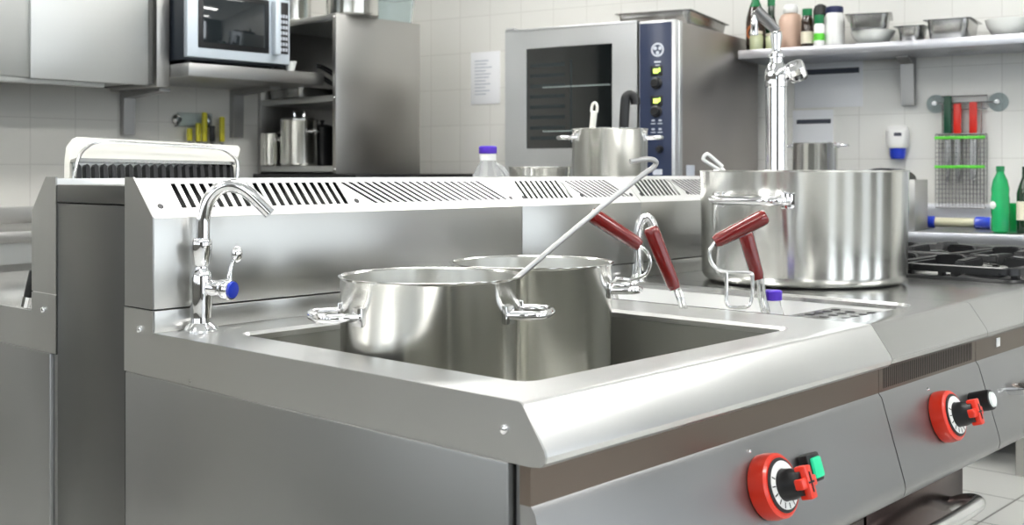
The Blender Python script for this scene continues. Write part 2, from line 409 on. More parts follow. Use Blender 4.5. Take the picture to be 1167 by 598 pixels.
def control(parent, x0, x1, slot_strip=False):
    # recess strip under the front edge and outward-sloping control panel
    b = MB(); b.box(x0, x1, -.0145, 0, .797, .8375)
    obj('recess_strip', b, M['strip'], parent)
    if slot_strip:
        b = MB(); n = 62
        for k in range(n):
            x = x0 + .015 + (x1 - x0 - .03) * k / n; b.box(x, x + .0019, -.0149, -.0144, .802, .832)
        obj('perforated_grille', b, M['brownslot'], parent)
    prof = [(-.0145, .797), (-.0195, .790), (-.0545, .672), (-.0565, .66), (-.054, .650), (-.047, .643), (-.02, .640), (0, .640), (0, .797)]
    b = MB(); b.prism(prof, x0 + .0008, x1 - .0008, 'X'); obj('control_panel', b, M['ctrl'], parent, 40)
CN = Vector((0, -.118, .035)).normalized() * 1.0; CN = Vector((0, -.9588, .2842))   # outward normal of the control panel
CN = Vector((0, -(.790 - .672), -(.0545 - .0195) * -1)); CN = Vector((0, -.118, .035)).normalized()
def on_panel(x, z): # point on the sloped control panel
    t = (.790 - z) / (.790 - .672); return Vector((x, -.0195 - .035 * t, z))
def dial(parent, x, z=.735):
    p = on_panel(x, z); A = align(p, CN)
    # local up axis of the panel inside the align frame
    ring = MB(); ring.lathe([(.034, .001), (.0405, .001), (.0412, .010), (.0395, .0225), (.036, .0255), (.0335, .0255), (.0325, .022), (.0325, .006)], 48, A)
    k = obj('control_knob', ring, M['red'], parent)
    d = MB(); d.lathe([(.0335, .018), (.0335, .0265), (.0305, .0275), (0, .0275)], 48, A); obj('dial_rim', d, M['black'], k)
    d = MB(); d.lathe([(.0295, .0272), (.0295, .0285), (.0200, .0285), (.0200, .0272)], 48, A); obj('dial_face', d, M['white'], k)
    d = MB()
    for i in range(11):
        a = math.radians(-210 + 24 * i); d.box(.0215, .0285, -.0007, .0007, .0284, .0289, 0, A @ Matrix.Rotation(a, 4, 'Z'))
    obj('dial_marks', d, M['black'], k)
    d = MB(); d.lathe([(.0195, .026), (.0190, .040), (.0165, .048), (.0165, .058), (0, .058)], 32, A); obj('knob_stem', d, M['black'], k)
    d = MB()
    d.box(-.0075, .0075, -.020, .020, .050, .066, .002, A); d.box(-.018, .018, -.0065, .0065, .052, .064, .002, A)
    obj('pointer_grip', d, M['red'], k)
    d = MB(); d.box(-.0012, .0012, -.012, .012, .0655, .0668, 0, A); d.box(-.006, .006, -.0012, .0012, .0655, .0668, 0, A); obj('pointer_mark', d, M['black'], k)
    pin = MB(); pin.lathe([(0, .004), (.0022, .003), (.003, 0)], 12, align(on_panel(x - .018, .781), CN)); obj('indicator_stud', pin, M['chrome'], parent)
    return k

def make_front_cupboard(parent, x0, x1, hx0, hx1):
    b = MB(); b.box(x0, x1, .03, YS, .10, .635); obj('carcass', b, M['panelv'], parent)
    b = MB(); b.box(x0, x1, .020, .0295, .608, .638); obj('gap_shade_strip', b, M['dark'], parent)  # black strip painted in for the shade under the control panel
    b = MB(); b.box(x0 + .004, x1 - .004, .006, .029, .13, .607, .002); d = obj('door', b, M['doorsteel'], parent)
    zh = .566
    h = MB(); h.tube([(hx0, .006, zh - .012), (hx0, -.025, zh), (hx0 + .012, -.046, zh + .004), (hx0 + .06, -.053, zh + .005), ((hx0 + hx1) / 2, -.055, zh + .006), (hx1 - .05, -.052, zh + .006), (hx1 - .012, -.044, zh + .004), (hx1, -.022, zh), (hx1, .006, zh - .012)], .0125, 16, None, False, 6)
    obj('door_handle', h, M['wire'], d)
    b = MB(); b.box(x0 + .02, x1 - .02, .08, YS - .05, 0, .10); obj('plinth', b, M['dark'], parent)

# --- module 1: large basin, at the near end of the row
m1 = thing('basin_cooker', 'near-end steel range module with the large basin holding two stock pots', 'kitchen range', (0, 0, 0))
worktop(m1, .0015, XA - GAP, (.082, .668, .066, .617), rad=.022, tm='top_lit')
flue(m1, .0015, XA - GAP, .388, ((.055, .375), (.425, .768)), 20, 20, .05)
control(m1, .0, XA - GAP); dial(m1, .418)
make_front_cupboard(m1, .035, XA - GAP, .52, .78)
# green signal lamp
A = align(on_panel(.523, .738), CN); sl = MB(); sl.box(-.0165, .0165, -.0185, .0185, 0, .016, .003, A); sgo = obj('signal_lamp', sl, M['black'], m1)
sl = MB(); sl.box(-.0115, .0115, -.0135, .0135, .015, .021, .003, A); obj('lamp_lens', sl, M['lampgreen'], sgo, label='green lit lens')
# end: fascia plate with rounded front corner, lower panel, flue end plate
def yz(pts): return pts
fas = [(.788, .8375), (.788, .9315), (YS - .0025, .9315), (YS - .0025, .9002)] + [(y_ - .0003, z_ + .0003) for y_, z_ in BULL[1:]]
b = MB(); b.prism(fas, -.0015, .0012, 'X'); obj('end_fascia', b, M['panel'], m1)
b = MB(); b.prism([(.7865, .9335), (.7865, 1.1225), (.762, 1.1225), (YS - .0025, 1.0655), (YS - .0025, .9335)], -.0015, .0012, 'X'); obj('flue_end_plate', b, M['panelv'], m1)
b = MB(); b.box(-.0048, .02, .012, .780, .02, .8372, .0026); obj('end_panel', b, M['panelv'], m1)
b = MB(); b.box(.004, .035, -.0135, .0085, .02, .836, .001); obj('corner_post', b, M['panelv'], m1)
b = MB(); b.box(.002, .02, .7815, .789, .02, .8355); obj('panel_edge', b, M['panelv'], m1)
for px, py in ((159.5, 375), (575.5, 489)): bolt(m1, on_x(px, py, -.0015), (-1, 0, 0), .0055)

# --- module 2: second basin with pasta baskets
m2 = thing('basin_cooker', 'second steel range module with baskets standing in its basin', 'kitchen range', (0, 0, 0))
worktop(m2, XA, XB - GAP, (XA + .015, 1.082, .055, .678), rad=.035, bm_='basin_lit')
flue(m2, XA, XB - GAP, .99, ((.812, .965), (1.0, 1.16)), 10, 10, .05)
control(m2, XA, XB - GAP, True); dial(m2, .968)
make_front_cupboard(m2, XA, XB - GAP, .835, 1.118)
A = align(on_panel(1.105, .738), CN); sl = MB(); sl.lathe([(.017, 0), (.0175, .028), (.0165, .034), (.0145, .035), (0, .035)], 28, A); sgo = obj('signal_lamp', sl, M['black'], m2)
sl = MB(); sl.lathe([(.0135, .0345), (.012, .038), (.006, .0405), (0, .041)], 24, A); obj('lamp_lens', sl, M['lens'], sgo, label='clear unlit lens')
# perforated drain plate at the front of the basin
b = MB(); gx0, gx1, gy0, gy1 = XA + .02, 1.077, .060, .205
b.box(gx0, gx1, gy0, gy1, .880, .8835, .001); dp = obj('drain_plate', b, M['tray'], m2)
b = MB()
for i in range(7):
    for j in range(4): b.lathe([(0, .8839), (.0085, .8839), (.009, .8834)], 14, Matrix.Translation((gx0 + .03 + i * .032 + (.014 if j % 2 else 0), gy0 + .022 + j * .034, 0)))
obj('drain_holes', b, M['dark'], dp)

# --- module 3: plain worktop, open beneath
m3 = thing('worktop_unit', 'plain steel range module under the wide casserole, open beneath', 'kitchen range', (0, 0, 0))
worktop(m3, XB, XC - GAP); flue(m3, XB, XC - GAP, 1.38, ((1.20, 1.355), (1.39, 1.55)), 10, 10, .05); control(m3, XB, XC - GAP)
b = MB(); b.tube([(XB + .10, -.02, .735), (XB + .10, -.07, .742), (XB + .115, -.078, .742), (XC - .06, -.078, .742), (XC - .045, -.07, .742), (XC - .045, -.02, .735)], .011, 14, None, False, 4); obj('front_rail', b, M['chrome'], m3)
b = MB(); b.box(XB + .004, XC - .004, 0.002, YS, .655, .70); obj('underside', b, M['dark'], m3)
b = MB(); b.box(1.275, 1.292, -.0160, -.0144, .811, .827, .0004); obj('rating_label', b, M['white'], m3)
for yy in (.60,):
    b = MB(); b.box(XC - .06, XC - .02, yy - .02, yy + .02, .0, .655, .003); obj('leg', b, M['panelv'], m3)

# --- module 4: gas hob
m4 = thing('gas_hob', 'gas hob module with black burners beyond the wide casserole', 'hob', (0, 0, 0))
b = MB(); b.loft([rect_like(XC, XD, .02, YS, ZT - .012), rect_like(XC, XD, .02, YS, ZT), rrect(XC + .014, XD - .03, .05, .60, .03, ZT), rrect(XC + .018, XD - .036, .056, .594, .03, ZT - .012), rrect(XC + .03, XD - .05, .07, .58, .03, ZT - .022)], cap1=True); obj('hob_top', b, M['top'], m4)
b = MB(); b.sheet(BULL, XC, XD, .0025, 'X'); obj('front_edge', b, M['top'], m4, 50)
b = MB(); b.box(XC, XD, YS - .003, YS + .01, ZT, ZT + .031, .0008); obj('upstand', b, M['splash'], m4)
flue(m4, XC, XD, 1.96, ((1.59, 1.94), (2.0, 2.34)), 20, 20, .05); control(m4, XC, XD)
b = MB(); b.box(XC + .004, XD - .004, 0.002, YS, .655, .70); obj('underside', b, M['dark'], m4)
b = MB(); b.loft([rrect(XC + .004, XD - .022, .042, .608, .034, ZT + .001), rrect(XC + .006, XD - .024, .044, .606, .033, ZT + .006), rrect(XC + .016, XD - .034, .054, .596, .03, ZT + .006), rrect(XC + .017, XD - .035, .055, .595, .03, ZT - .008)]); obj('hob_rim', b, M['iron'], m4)
for xx in (XD - .05,):
    for yy in (.05, .62):
        b = MB(); b.box(xx - .02, xx + .02, yy - .02, yy + .02, 0, .655, .003); obj('leg', b, M['panelv'], m4)
cells = [(XC + .205, .185), (XC + .205, .455), (XC + .57, .185), (XC + .57, .455)]
for cx_, cy_ in cells:
    b = MB(); b.lathe([(0, ZT - .021), (.062, ZT - .021), (.058, ZT - .008), (.045, ZT - .003), (.045, ZT + .006), (.038, ZT + .010), (0, ZT + .011)], 32, Matrix.Translation((cx_, cy_, 0))); obj('burner', b, M['iron'], m4)
def pan_support(p, label):
    t = thing('pan_support', label, 'pan support', p, 0, 'black pan supports on the gas hob')
    b = MB(); hx, hy, z = .162, .122, .050
    b.loft([rrect(-hx, hx, -hy, hy, .03, z - .016), rrect(-hx, hx, -hy, hy, .03, z - .002), rrect(-hx + .003, hx - .003, -hy + .003, hy - .003, .028, z), rrect(-hx + .013, hx - .013, -hy + .013, hy - .013, .02, z), rrect(-hx + .016, hx - .016, -hy + .016, hy - .016, .02, z - .016), rrect(-hx, hx, -hy, hy, .03, z - .016)])
    obj('frame', b, M['iron'], t)
    for a, l in ((0, hx), (PI / 2, hy), (PI, hx), (1.5 * PI, hy)):
        b = MB(); b.prism([(.040, z - .006), (.045, z + .010), (.060, z + .013), (l - .012, z + .010), (l - .006, z - .016), (l - .03, z - .018), (.060, z - .012)], -.0115, .0115, 'Y', Matrix.Rotation(a, 4, 'Z')); bmesh.ops.bevel(b.bm, geom=b.bm.edges[:], offset=.003, segments=2, affect='EDGES'); obj('finger', b, M['iron'], t)
    for sx in (-1, 1):
        for sy in (-1, 1):
            b = MB(); b.box(sx * (hx - .02) - .008, sx * (hx - .02) + .008, sy * (hy - .008) - .007, sy * (hy - .008) + .007, 0, z - .017); obj('foot', b, M['iron'], t)
    return t
ps = ['black cast iron pan support nearest the camera at the front edge of the hob', 'black cast iron pan support half hidden right behind the wide casserole', 'black cast iron pan support at the far front of the hob', 'black cast iron pan support at the far back of the hob']
for (cx_, cy_), lb in zip(cells, ps): pan_support((cx_, cy_, ZT - .0219), lb)

# --- filler column between the two rows
t = thing('filler_column', 'dark steel filler column between the two back-to-back range rows', 'column', (0, 0, 0))
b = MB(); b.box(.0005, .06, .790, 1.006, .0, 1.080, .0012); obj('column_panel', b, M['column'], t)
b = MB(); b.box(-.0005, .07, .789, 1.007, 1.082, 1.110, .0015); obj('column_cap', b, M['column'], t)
b = MB(); b.box(.07, 2.36, .7900, 1.006, .0, 1.1105); obj('filler_strip', b, M['vent'], t)

# --- left-hand row (seen end-on)
l1 = thing('range_row', 'left-hand range row with white-lit worktop behind the dark column', 'kitchen range', (0, 0, 0))
YL = 1.092; YF = 1.85
b = MB(); b.box(.0015, 2.36, YL, YF, ZT - .012, ZT, .001); obj('worktop', b, M['top'], l1)
b = MB(); b.sheet([(2 * YL - 0 - YL + (YF - YL), .9), (YF + .01, .897), (YF + .034, .852), (YF + .03, .84), (YF + .012, .837)], .0015, 2.36, -.0025, 'X'); obj('front_edge', b, M['top'], l1, 50)
b = MB(); b.box(.0, 2.36, 1.008, YL, ZT - .02, 1.064); b.prism([(1.008, 1.064), (YL, 1.064), (1.043, 1.1195), (1.008, 1.1195)], .0, 2.36, 'X'); obj('flue', b, M['vent'], l1)
b = MB(); b.prism([(1.0075, .9335), (1.0075, 1.1225), (1.043, 1.1225), (YL + .002, 1.0655), (YL + .002, .9335)], -.0015, .0012, 'X'); obj('flue_end_plate', b, M['panel'], l1)
b = MB(); b.prism([(1.0075, .8375), (1.0075, .9315), (YL + .002, .9315), (YL + .002, .9), (YF, .9), (YF + .034, .852), (YF + .03, .837)], -.0015, .0012, 'X'); obj('end_fascia', b, M['panel'], l1)
b = MB(); b.box(-.0048, .02, 1.022, YF - .01, .02, .8372, .0026); obj('end_panel', b, M['panelv'], l1)
b = MB(); b.box(.002, .02, 1.0075, 1.0205, .02, .8355); obj('panel_edge', b, M['panelv'], l1)
b = MB(); b.box(.03, 2.34, 1.01, YF - .03, .10, .885); obj('carcass', b, M['panelv'], l1)
b = MB(); b.box(.05, 2.3, 1.05, YF - .08, .0, .10); obj('plinth', b, M['dark'], l1)
bolt(l1, on_x(49.5, 353, -.0015), (-1, 0, 0), .0055)

# ------------------------------------------------------------------ pots
def pot(name, label, cat, loc, r, h, az=None, rim=.003, hz=.72, hw=.045, ho=.05, hr=.0055, group=None, taper=1.0, base_r=.014, lid=False, mat='pot', pw=.010):
    t = thing(name, label, cat, loc, 0, group); rb = r * taper; th = .0025
    b = MB(); n = 72
    b.lathe([(0, .001), (rb - base_r, 0)] + [(rb - base_r + base_r * math.sin(a), base_r - base_r * math.cos(a)) for a in (.4, .8, 1.2, PI / 2)] + [(r, h - .004), (r + rim * .55, h - .0015), (r + rim, h - .0004), (r + rim, h + .0004), (r + rim * .6, h + .0009), (r - .0005, h + .0004), (r - th, h - .002)], n)
    o = obj('body', b, M[mat], t, 50)
    b = MB(); b.lathe([(r - th, h - .002), (rb - th, base_r), (rb - base_r, .004), (0, .004)], n); i_ = obj('inside', b, M['inpot'], t, 50)
    for a in (az or []):
        hd = MB(); zz = h * hz; rr = r + (rb - r) * (1 - hz); pts = []
        s = math.sqrt(max(0, rr * rr - hw * hw))
        for y, x in ((-hw, s + .001), (-hw, s + ho * .55), (-hw * .86, s + ho * .86), (-hw * .55, s + ho), (0, s + ho * 1.03), (hw * .55, s + ho), (hw * .86, s + ho * .86), (hw, s + ho * .55), (hw, s + .001)):
            pts.append((x, y, zz))
        R_ = Matrix.Rotation(a, 4, 'Z'); hd.tube(pts, hr, 12, R_, False, 4)
        ho_ = obj('handle', hd, M['chrome'], t)
        for sg in (-1, 1):
            pl = MB(); phi = math.atan2(sg * hw, s); pl.box(-.001, .0035, -pw, pw, -pw * 1.2, pw * 1.2, .001, R_ @ Matrix.Rotation(phi, 4, 'Z') @ Matrix.Translation((rr, 0, zz))); obj('handle_plate', pl, M['chrome'], ho_)
    if lid:
        b = MB(); b.lathe([(r + .003, h + .003), (r + .003, h + .007), (r * .9, h + .012), (r * .4, h + .022), (0, h + .024)], n); l_ = obj('lid', b, M['pot'], t)
        b = MB(); b.tube([(-.03, 0, h + .02), (-.028, 0, h + .045), (.028, 0, h + .045), (.03, 0, h + .02)], .005, 8, None, False, 5); obj('lid_handle', b, M['chrome'], l_)
    return t
AZL = math.atan2(-RT.y, -RT.x); AZR = math.atan2(RT.y, RT.x)
ZB = ZT - .22
p1 = pot('stock_pot', 'front stock pot in the large basin with a ladle hooked inside', 'pot', (.212, .356, ZB + .0005), .1215, .310, (AZL + .48, AZR - .22), hz=.85, hw=.036, ho=.046, hr=.0060)
p2 = pot('stock_pot', 'rear stock pot in the large basin, behind and right of the ladle pot', 'pot', (.494, .425, ZB + .0005), .127, .308, (AZL - .6, AZR - .02), hz=.865, hw=.036, ho=.046, hr=.0060)
pc = CAM + (FW + RT * ((914.5 - CX) / FPX)) * 2.40
p3 = pot('casserole_pot', 'wide shallow casserole pot standing on the plain worktop', 'pot', (pc.x, pc.y, ZT + .0005),   .2149, .2325, (math.atan2(CAM.y - pc.y, CAM.x - pc.x) - .50, math.atan2(CAM.y - pc.y, CAM.x - pc.x) - .50 + PI), hz=.745, hw=.078, ho=.042, hr=.0092, taper=.985, base_r=.022, rim=.0015, pw=.013)

# ladle in pot 1
q1 = dep(590, 316, 1.525); q2 = dep(742, 188, 1.66); q0 = q1 + (q1 - q2) * .75
t = thing('ladle', 'long thin steel ladle with hooked end leaning in the front pot', 'ladle', q0)
b = MB(); L_ = lambda p: Vector(p) - q0
b.tube([L_(q0), L_(q1), L_(q1.lerp(q2, .5)), L_(dep(732, 199.5, 1.652))] + [L_(dep(u_, v_, s_)) for u_, v_, s_ in ((741, 193.5, 1.66), (746.5, 188.5, 1.663), (747.5, 184.5, 1.662), (744, 182, 1.66), (737, 181.3, 1.656), (727, 182.5, 1.652), (718, 184, 1.648))], .0040, 12, None, False, 6); obj('rod', b, M['rod'], t)
b = MB(); b.lathe([(0, -.03), (.02, -.026), (.035, -.012), (.04, 0), (.038, .001), (.033, -.011), (.018, -.024), (0, -.027)], 28, Matrix.Translation((-.028, .02, 0))); obj('bowl', b, M['wire'], t)

# ------------------------------------------------------------------ pasta baskets with dark red grips
def basket(label, c, half, grip, wires, ztop=.842, zbot=.70):
    t = thing('pasta_basket', label, 'basket', (c[0], c[1], zbot), 0)
    Lc = lambda p: Vector(p) - Vector((c[0], c[1], zbot))
    hx, hy = half; h = ztop - zbot
    b = MB(); b.tube([(p[0], p[1], h) for p in rrect(-hx, hx, -hy, hy, .015, 0, 3)], .0022, 6, None, True); obj('rim', b, M['wire'], t)
    b = MB(); nx, nz = 8, 7
    for i in range(nx + 1):
        x = -hx + 2 * hx * i / nx; b.tube([(x, -hy, h), (x, -hy, 0), (x, hy, 0), (x, hy, h)], .0009, 4)
        y = -hy + 2 * hy * i / nx; b.tube([(-hx, y, h), (-hx, y, 0), (hx, y, 0), (hx, y, h)], .0009, 4)
    for i in range(1, nz):
        b.tube([(-hx, -hy, h * i / nz), (hx, -hy, h * i / nz), (hx, hy, h * i / nz), (-hx, hy, h * i / nz)], .0009, 4, None, True)
    obj('wire_mesh', b, M['wire'], t)
    for w_ in wires:
        b = MB(); b.tube([Lc(p) for p in w_], .0032, 10, None, False, 5); obj('handle_wire', b, M['wire'], t)
    a, e, r = grip; a = Lc(a); e = Lc(e); d = (e - a).normalized()
    b = MB(); ln = (e - a).length
    b.lathe([(0, 0), (r * .75, 0), (r * .96, .004), (r, .012), (r * .95, ln * .5), (r * .88, ln - .008), (r * .7, ln), (0, ln)], 24, align(a, d)); obj('grip', b, M['maroon'], t, label='dark red grip')
# back left: grip leaning left over the rear pot
s = 2.02
basket('pasta basket at back left, dark red grip leaning left over rear pot', (.90, .565), (.062, .07), (dep(673, 243, s), dep(729, 280, s), .0150),
       [[dep(727, 279, s), dep(737, 287, s), dep(741, 300, s), dep(735, 313, s), dep(720, 318.5, s), dep(700, 319.5, s), Vector((.855, .52, .87)), Vector((.86, .50, .842))]])
s = 1.90
g2 = dep(769, 329, s)
basket('pasta basket whose dark red grip crosses the bent spout', (.905, .405), (.062, .07), (dep(741, 259, s), g2, .0135),
       [[g2, dep(776, 350, s), Vector((.855, .375, .842))], [g2 + Vector((.006, -.006, 0)), dep(781, 350, s) , Vector((.865, .355, .842))]])
s = 1.93
basket('pasta basket with dark red grip slanting up above its square wire hook', (.905, .27), (.0, .0) if False else (.05, .045), (dep(873, 246, s), dep(814, 276, s), .0142),
       [[dep(815, 276, s), dep(808.5, 286, s), dep(810, 297, s), dep(817, 306, s), dep(828, 309.5, s), dep(846, 310, s), dep(856, 311.5, s), dep(857.5, 318, s), dep(857, 338, s), dep(852, 349, s), dep(834, 350, s), dep(828, 345, s), dep(828, 330, s), dep(828, 311, s)]])
s = 2.06
g4 = dep(864, 318, s)
basket('pasta basket at right with upright dark red grip before the casserole', (1.01, .42), (.038, .06), (dep(849, 264, s), g4, .0140),
       [[g4, dep(866, 340, s), dep(868, 362, s), Vector((1.0, .345, .842))], [g4 + Vector((.005, -.006, 0)), dep(872, 340, s), dep(875, 362, s), Vector((1.02, .345, .842))]])

def bottle_lathe(parts, loc, name, label, cat, group=None, n=28):
    t = thing(name, label, cat, loc, 0, group)
    for nm, prof, mt in parts:
        b = MB(); b.lathe(prof, n); obj(nm, b, M[mt], t)
    return t
bb = (1.035, .262)
bottle_lathe([('body', [(0, 0), (.020, 0), (.021, .004), (.021, .085), (.015, .105), (.0135, .118), (0, .118)], 'milk'), ('cap', [(.0155, .114), (.0165, .115), (.0165, .130), (.0145, .132), (0, .132)], 'purple')], (1.012, .292, .781), 'bottle', 'small clear bottle with purple cap standing in the second basin', 'bottle')

# ------------------------------------------------------------------ taps
t = thing('water_tap', 'chrome gooseneck tap with blue button beside the large basin', 'tap', (.058, .676, ZT))
b = MB(); b.lathe([(0, 0), (.024, 0), (.0245, .003), (.021, .008), (.0155, .013), (.0145, .02), (0, .02)], 32); obj('base_flange', b, M['chrome'], t)
b = MB(); b.lathe([(.0145, .018), (.0145, .030), (.0158, .036), (.0158, .078), (.0145, .084), (.0105, .090), (.0105, .094), (.0128, .097), (.0158, .124), (.0158, .130), (.0135, .134), (.010, .135), (0, .135)], 36); obj('body', b, M['chrome'], t)
D = RT
def tp(du, dv): return Vector((0, 0, 0)) + D * (du * .00130) + UP * ((377 - dv) * .00130 - .0)
sp = [tp(2, 283), tp(2, 262), tp(3, 248), tp(8, 232), tp(18, 220), tp(30, 215.5), tp(42, 217), tp(54, 224), tp(66, 235), tp(77, 246)]
b = MB(); b.tube(sp, .0098, 18, None, False, 6); obj('spout', b, M['chrome'], t)
vd = (RT * .90 - FW * .42 + UP * -.05).normalized(); vp = tp(6, 328)
b = MB(); b.lathe([(0, 0), (.011, 0), (.012, .012), (.0105, .022), (.0125, .030), (.0150, .034), (.0150, .044), (.0140, .046), (0, .046)], 28, align(vp, vd)); v_ = obj('valve', b, M['chrome'], t)
b = MB(); b.lathe([(.0128, .0455), (.0118, .0485), (.005, .0495), (0, .0495)], 24, align(vp, vd)); obj('blue_button', b, M['blue'], v_, label='blue button')
b = MB(); lv = tp(27, 326) + FW * .02; b.tube([lv, tp(27, 312) + FW * .025, tp(30, 300) + FW * .03, tp(33, 294) + FW * .03], [.0045, .004, .004, .006], 12, None, False, 4); b.sphere(tp(34, 293) + FW * .03, .0095, (1, .8, 1.3)); obj('lever', b, M['chrome'], t)
b = MB(); b.tube([tp(4, 328), lv - UP * .0, ], .0075, 12); obj('lever_arm', b, M['chrome'], t)

s = 2.47; tb = Vector((1.128, .683, ZT)); t = thing('water_tap', 'chrome bent spout behind the second basin, partly hidden by a red grip', 'tap', tb)
sc_ = 2.4 / FPX
b = MB(); b.lathe([(0, 0), (.019, 0), (.019, .006), (.0135, .012), (.0135, .035), (0, .035)], 28); obj('base_flange', b, M['chrome'], t)
def tq(du, h): return RT * (du * sc_) + UP * h
b = MB(); b.tube([tq(0, .03), tq(0, .06), tq(0, .085), tq(1, .11), tq(5, .128), tq(10, .132), tq(15, .124), tq(19, .106), tq(22, .088)], .0105, 16, None, False, 6); obj('spout', b, M['chrome'], t)

cb_ = Vector((1.665, .655, ZT)); s = (cb_ - CAM).dot(FW); k = s / FPX
t = thing('water_column', 'tall chrome water column with swivel arm behind the wide casserole', 'tap', cb_)
zc = lambda v: CAM.z + (HOR - v) * k - ZT
b = MB(); b.lathe([(0, 0), (.036, 0), (.036, .008), (.0275, .016), (.0262, .03), (.0262, zc(100)), (.021, zc(97)), (.021, zc(92)), (0, zc(92))], 36); obj('pipe', b, M['chrome'], t)
b = MB(); b.lathe([(0, zc(100)), (.028, zc(99)), (.029, zc(90)), (.028, zc(80)), (.022, zc(75)), (.0165, zc(72)), (.0165, zc(66)), (.021, zc(65)), (.021, zc(62)), (.012, zc(60)), (.0105, zc(55)), (.0145, zc(42)), (.013, zc(36)), (0, zc(34))], 32); obj('valve_body', b, M['chrome'], t)
b = MB(); vd = (RT * .86 - FW * .38 + UP * .33).normalized(); b.lathe([(0, 0), (.012, 0), (.015, .030), (.024, .033), (.027, .040), (.027, .066), (.023, .073), (0, .074)], 12, align(Vector((0, 0, zc(90))), vd)); obj('valve_knob', b, M['chrome'], t, 25)
b = MB(); vd = (RT * -.55 - FW * .8 + UP * -.1).normalized(); b.lathe([(0, 0), (.012, 0), (.012, .03), (.014, .036), (0, .037)], 16, align(Vector((0, 0, zc(88))), vd)); obj('side_outlet', b, M['chrome'], t)
def tc_(u, v, df=0): return RT * ((u - 893.5) * k) + UP * zc(v) + FW * df
b = MB(); b.tube([tc_(894, 36), tc_(884, 25), tc_(870, 11)], [.012, .0145, .0145], 16); obj('swivel_arm', b, M['wiredark'], t)
b = MB(); b.tube([tc_(870, 13), tc_(868.5, 22), tc_(868.5, 40)], [.006, .009, .010], 12); obj('nozzle', b, M['chrome'], t)

# ladle handles sticking out of the casserole
for (u0, v0, u1, v1), lb in (((803, 178, 822, 192), 'pale ladle handle loop showing above the left rim of the wide casserole'),):
    s = 2.50; a = dep(u0, v0, s); e = dep(u1, v1, s); z0 = a.copy(); foot = Vector((pc.x - .02, pc.y - .05, ZT + .03))
    t = thing('serving_spoon', lb, 'spoon', foot)
    b = MB(); wv = Vector((0, 0, .010)); d = (e - a); a_ = a - foot; e_ = e - foot
    side = d.cross(FW).normalized() * .008
    b.tube([e_ + side * .6, a_ + side + d * .15, a_ + side * .5, a_ - side * .5, a_ - side + d * .15, e_ - side * .6], .0042, 10, None, False, 6)
    b.tube([e_, e_.lerp(Vector((0, 0, .0)), .5), Vector((0, 0, .0))], .0045, 10); obj('handle', b, M['white'], t)
    b = MB(); b.sphere((0, 0, .0), .03, (1, .8, .3)); obj('bowl', b, M['wire'], t)

# ------------------------------------------------------------------ things standing on the left-hand row
# open contact grill
gp = [on_y(75, 204, 1.36), on_y(268, 204, 1.36)]
gx0, gx1 = gp[0].x + .005, gp[1].x
t = thing('contact_grill', 'open contact grill with black ribbed plate and cream lid', 'grill', (gx0, 1.36, ZT)); gw_ = gx1 - gx0
b = MB(); b.box(.04, gw_ + .01, -.03, .13, .012, .10, .012); obj('base', b, M['oven'], t)
for fx in (.07, gw_ - .02):
    for fy in (-.01, .11):
        b = MB(); b.lathe([(0, 0), (.012, 0), (.014, .012), (0, .012)], 12, Matrix.Translation((fx, fy, 0))); obj('foot', b, M['black'], t)
TL = Matrix.Translation((0, 0, .10)) @ Matrix.Rotation(math.radians(-10), 4, 'X')
b = MB(); b.prism([(.004, .03), (.016, .16), (.022, .187), (.036, .203)] + [(gw_ + .030, .192), (gw_ + .034, .184), (gw_ + .012, .13), (gw_ - .002, .03)], .0, .022, 'Y', TL); obj('lid', b, M['cream'], t)
b = MB(); b.prism([(.006, .02), (.020, .153), (gw_ + .002, .148), (gw_ - .008, .02)], -.006, -.0005, 'Y', TL); pl = obj('ribbed_plate', b, M['cab'], t)
b = MB(); n = 20
for i in range(n):
    x = .012 + (gw_ - .030) * i / (n - 1); b.prism([(x - .0065, .02), (x + .0065, .02), (x + .0145, .10), (x + .0155, .140), (x + .0105, .145), (x + .0065, .140), (x + .0050, .10)], -.022, -.0055, 'Y', TL)
obj('ribs', b, M['iron'], pl)
b = MB(); b.prism([(.008, .015), (.012, .055), (gw_ - .004, .055), (gw_ - .006, .015)], -.026, -.0055, 'Y', TL); obj('lower_shade_bar', b, M['iron'], pl)  # black bar standing in for the darkness below the ribs
b = MB(); b.prism([(.016, .149), (.017, .156), (gw_ + .002, .151), (gw_ + .001, .144)], -.024, -.0005, 'Y', TL); obj('top_bar', b, M['tray'], pl)
b = MB(); b.tube([(-.006, -.02, .015), (.002, -.028, .09), (.016, -.034, .150), (.036, -.036, .176), (.07, -.036, .186), (gw_ * .5, -.036, .183), (gw_ - .055, -.036, .178), (gw_ - .016, -.035, .166), (gw_ + .002, -.032, .142), (gw_ - .004, -.026, .09), (gw_ - .012, -.02, .015)], .0036, 10, TL, False, 5); obj('wire_handle', b, M['wire'], t)

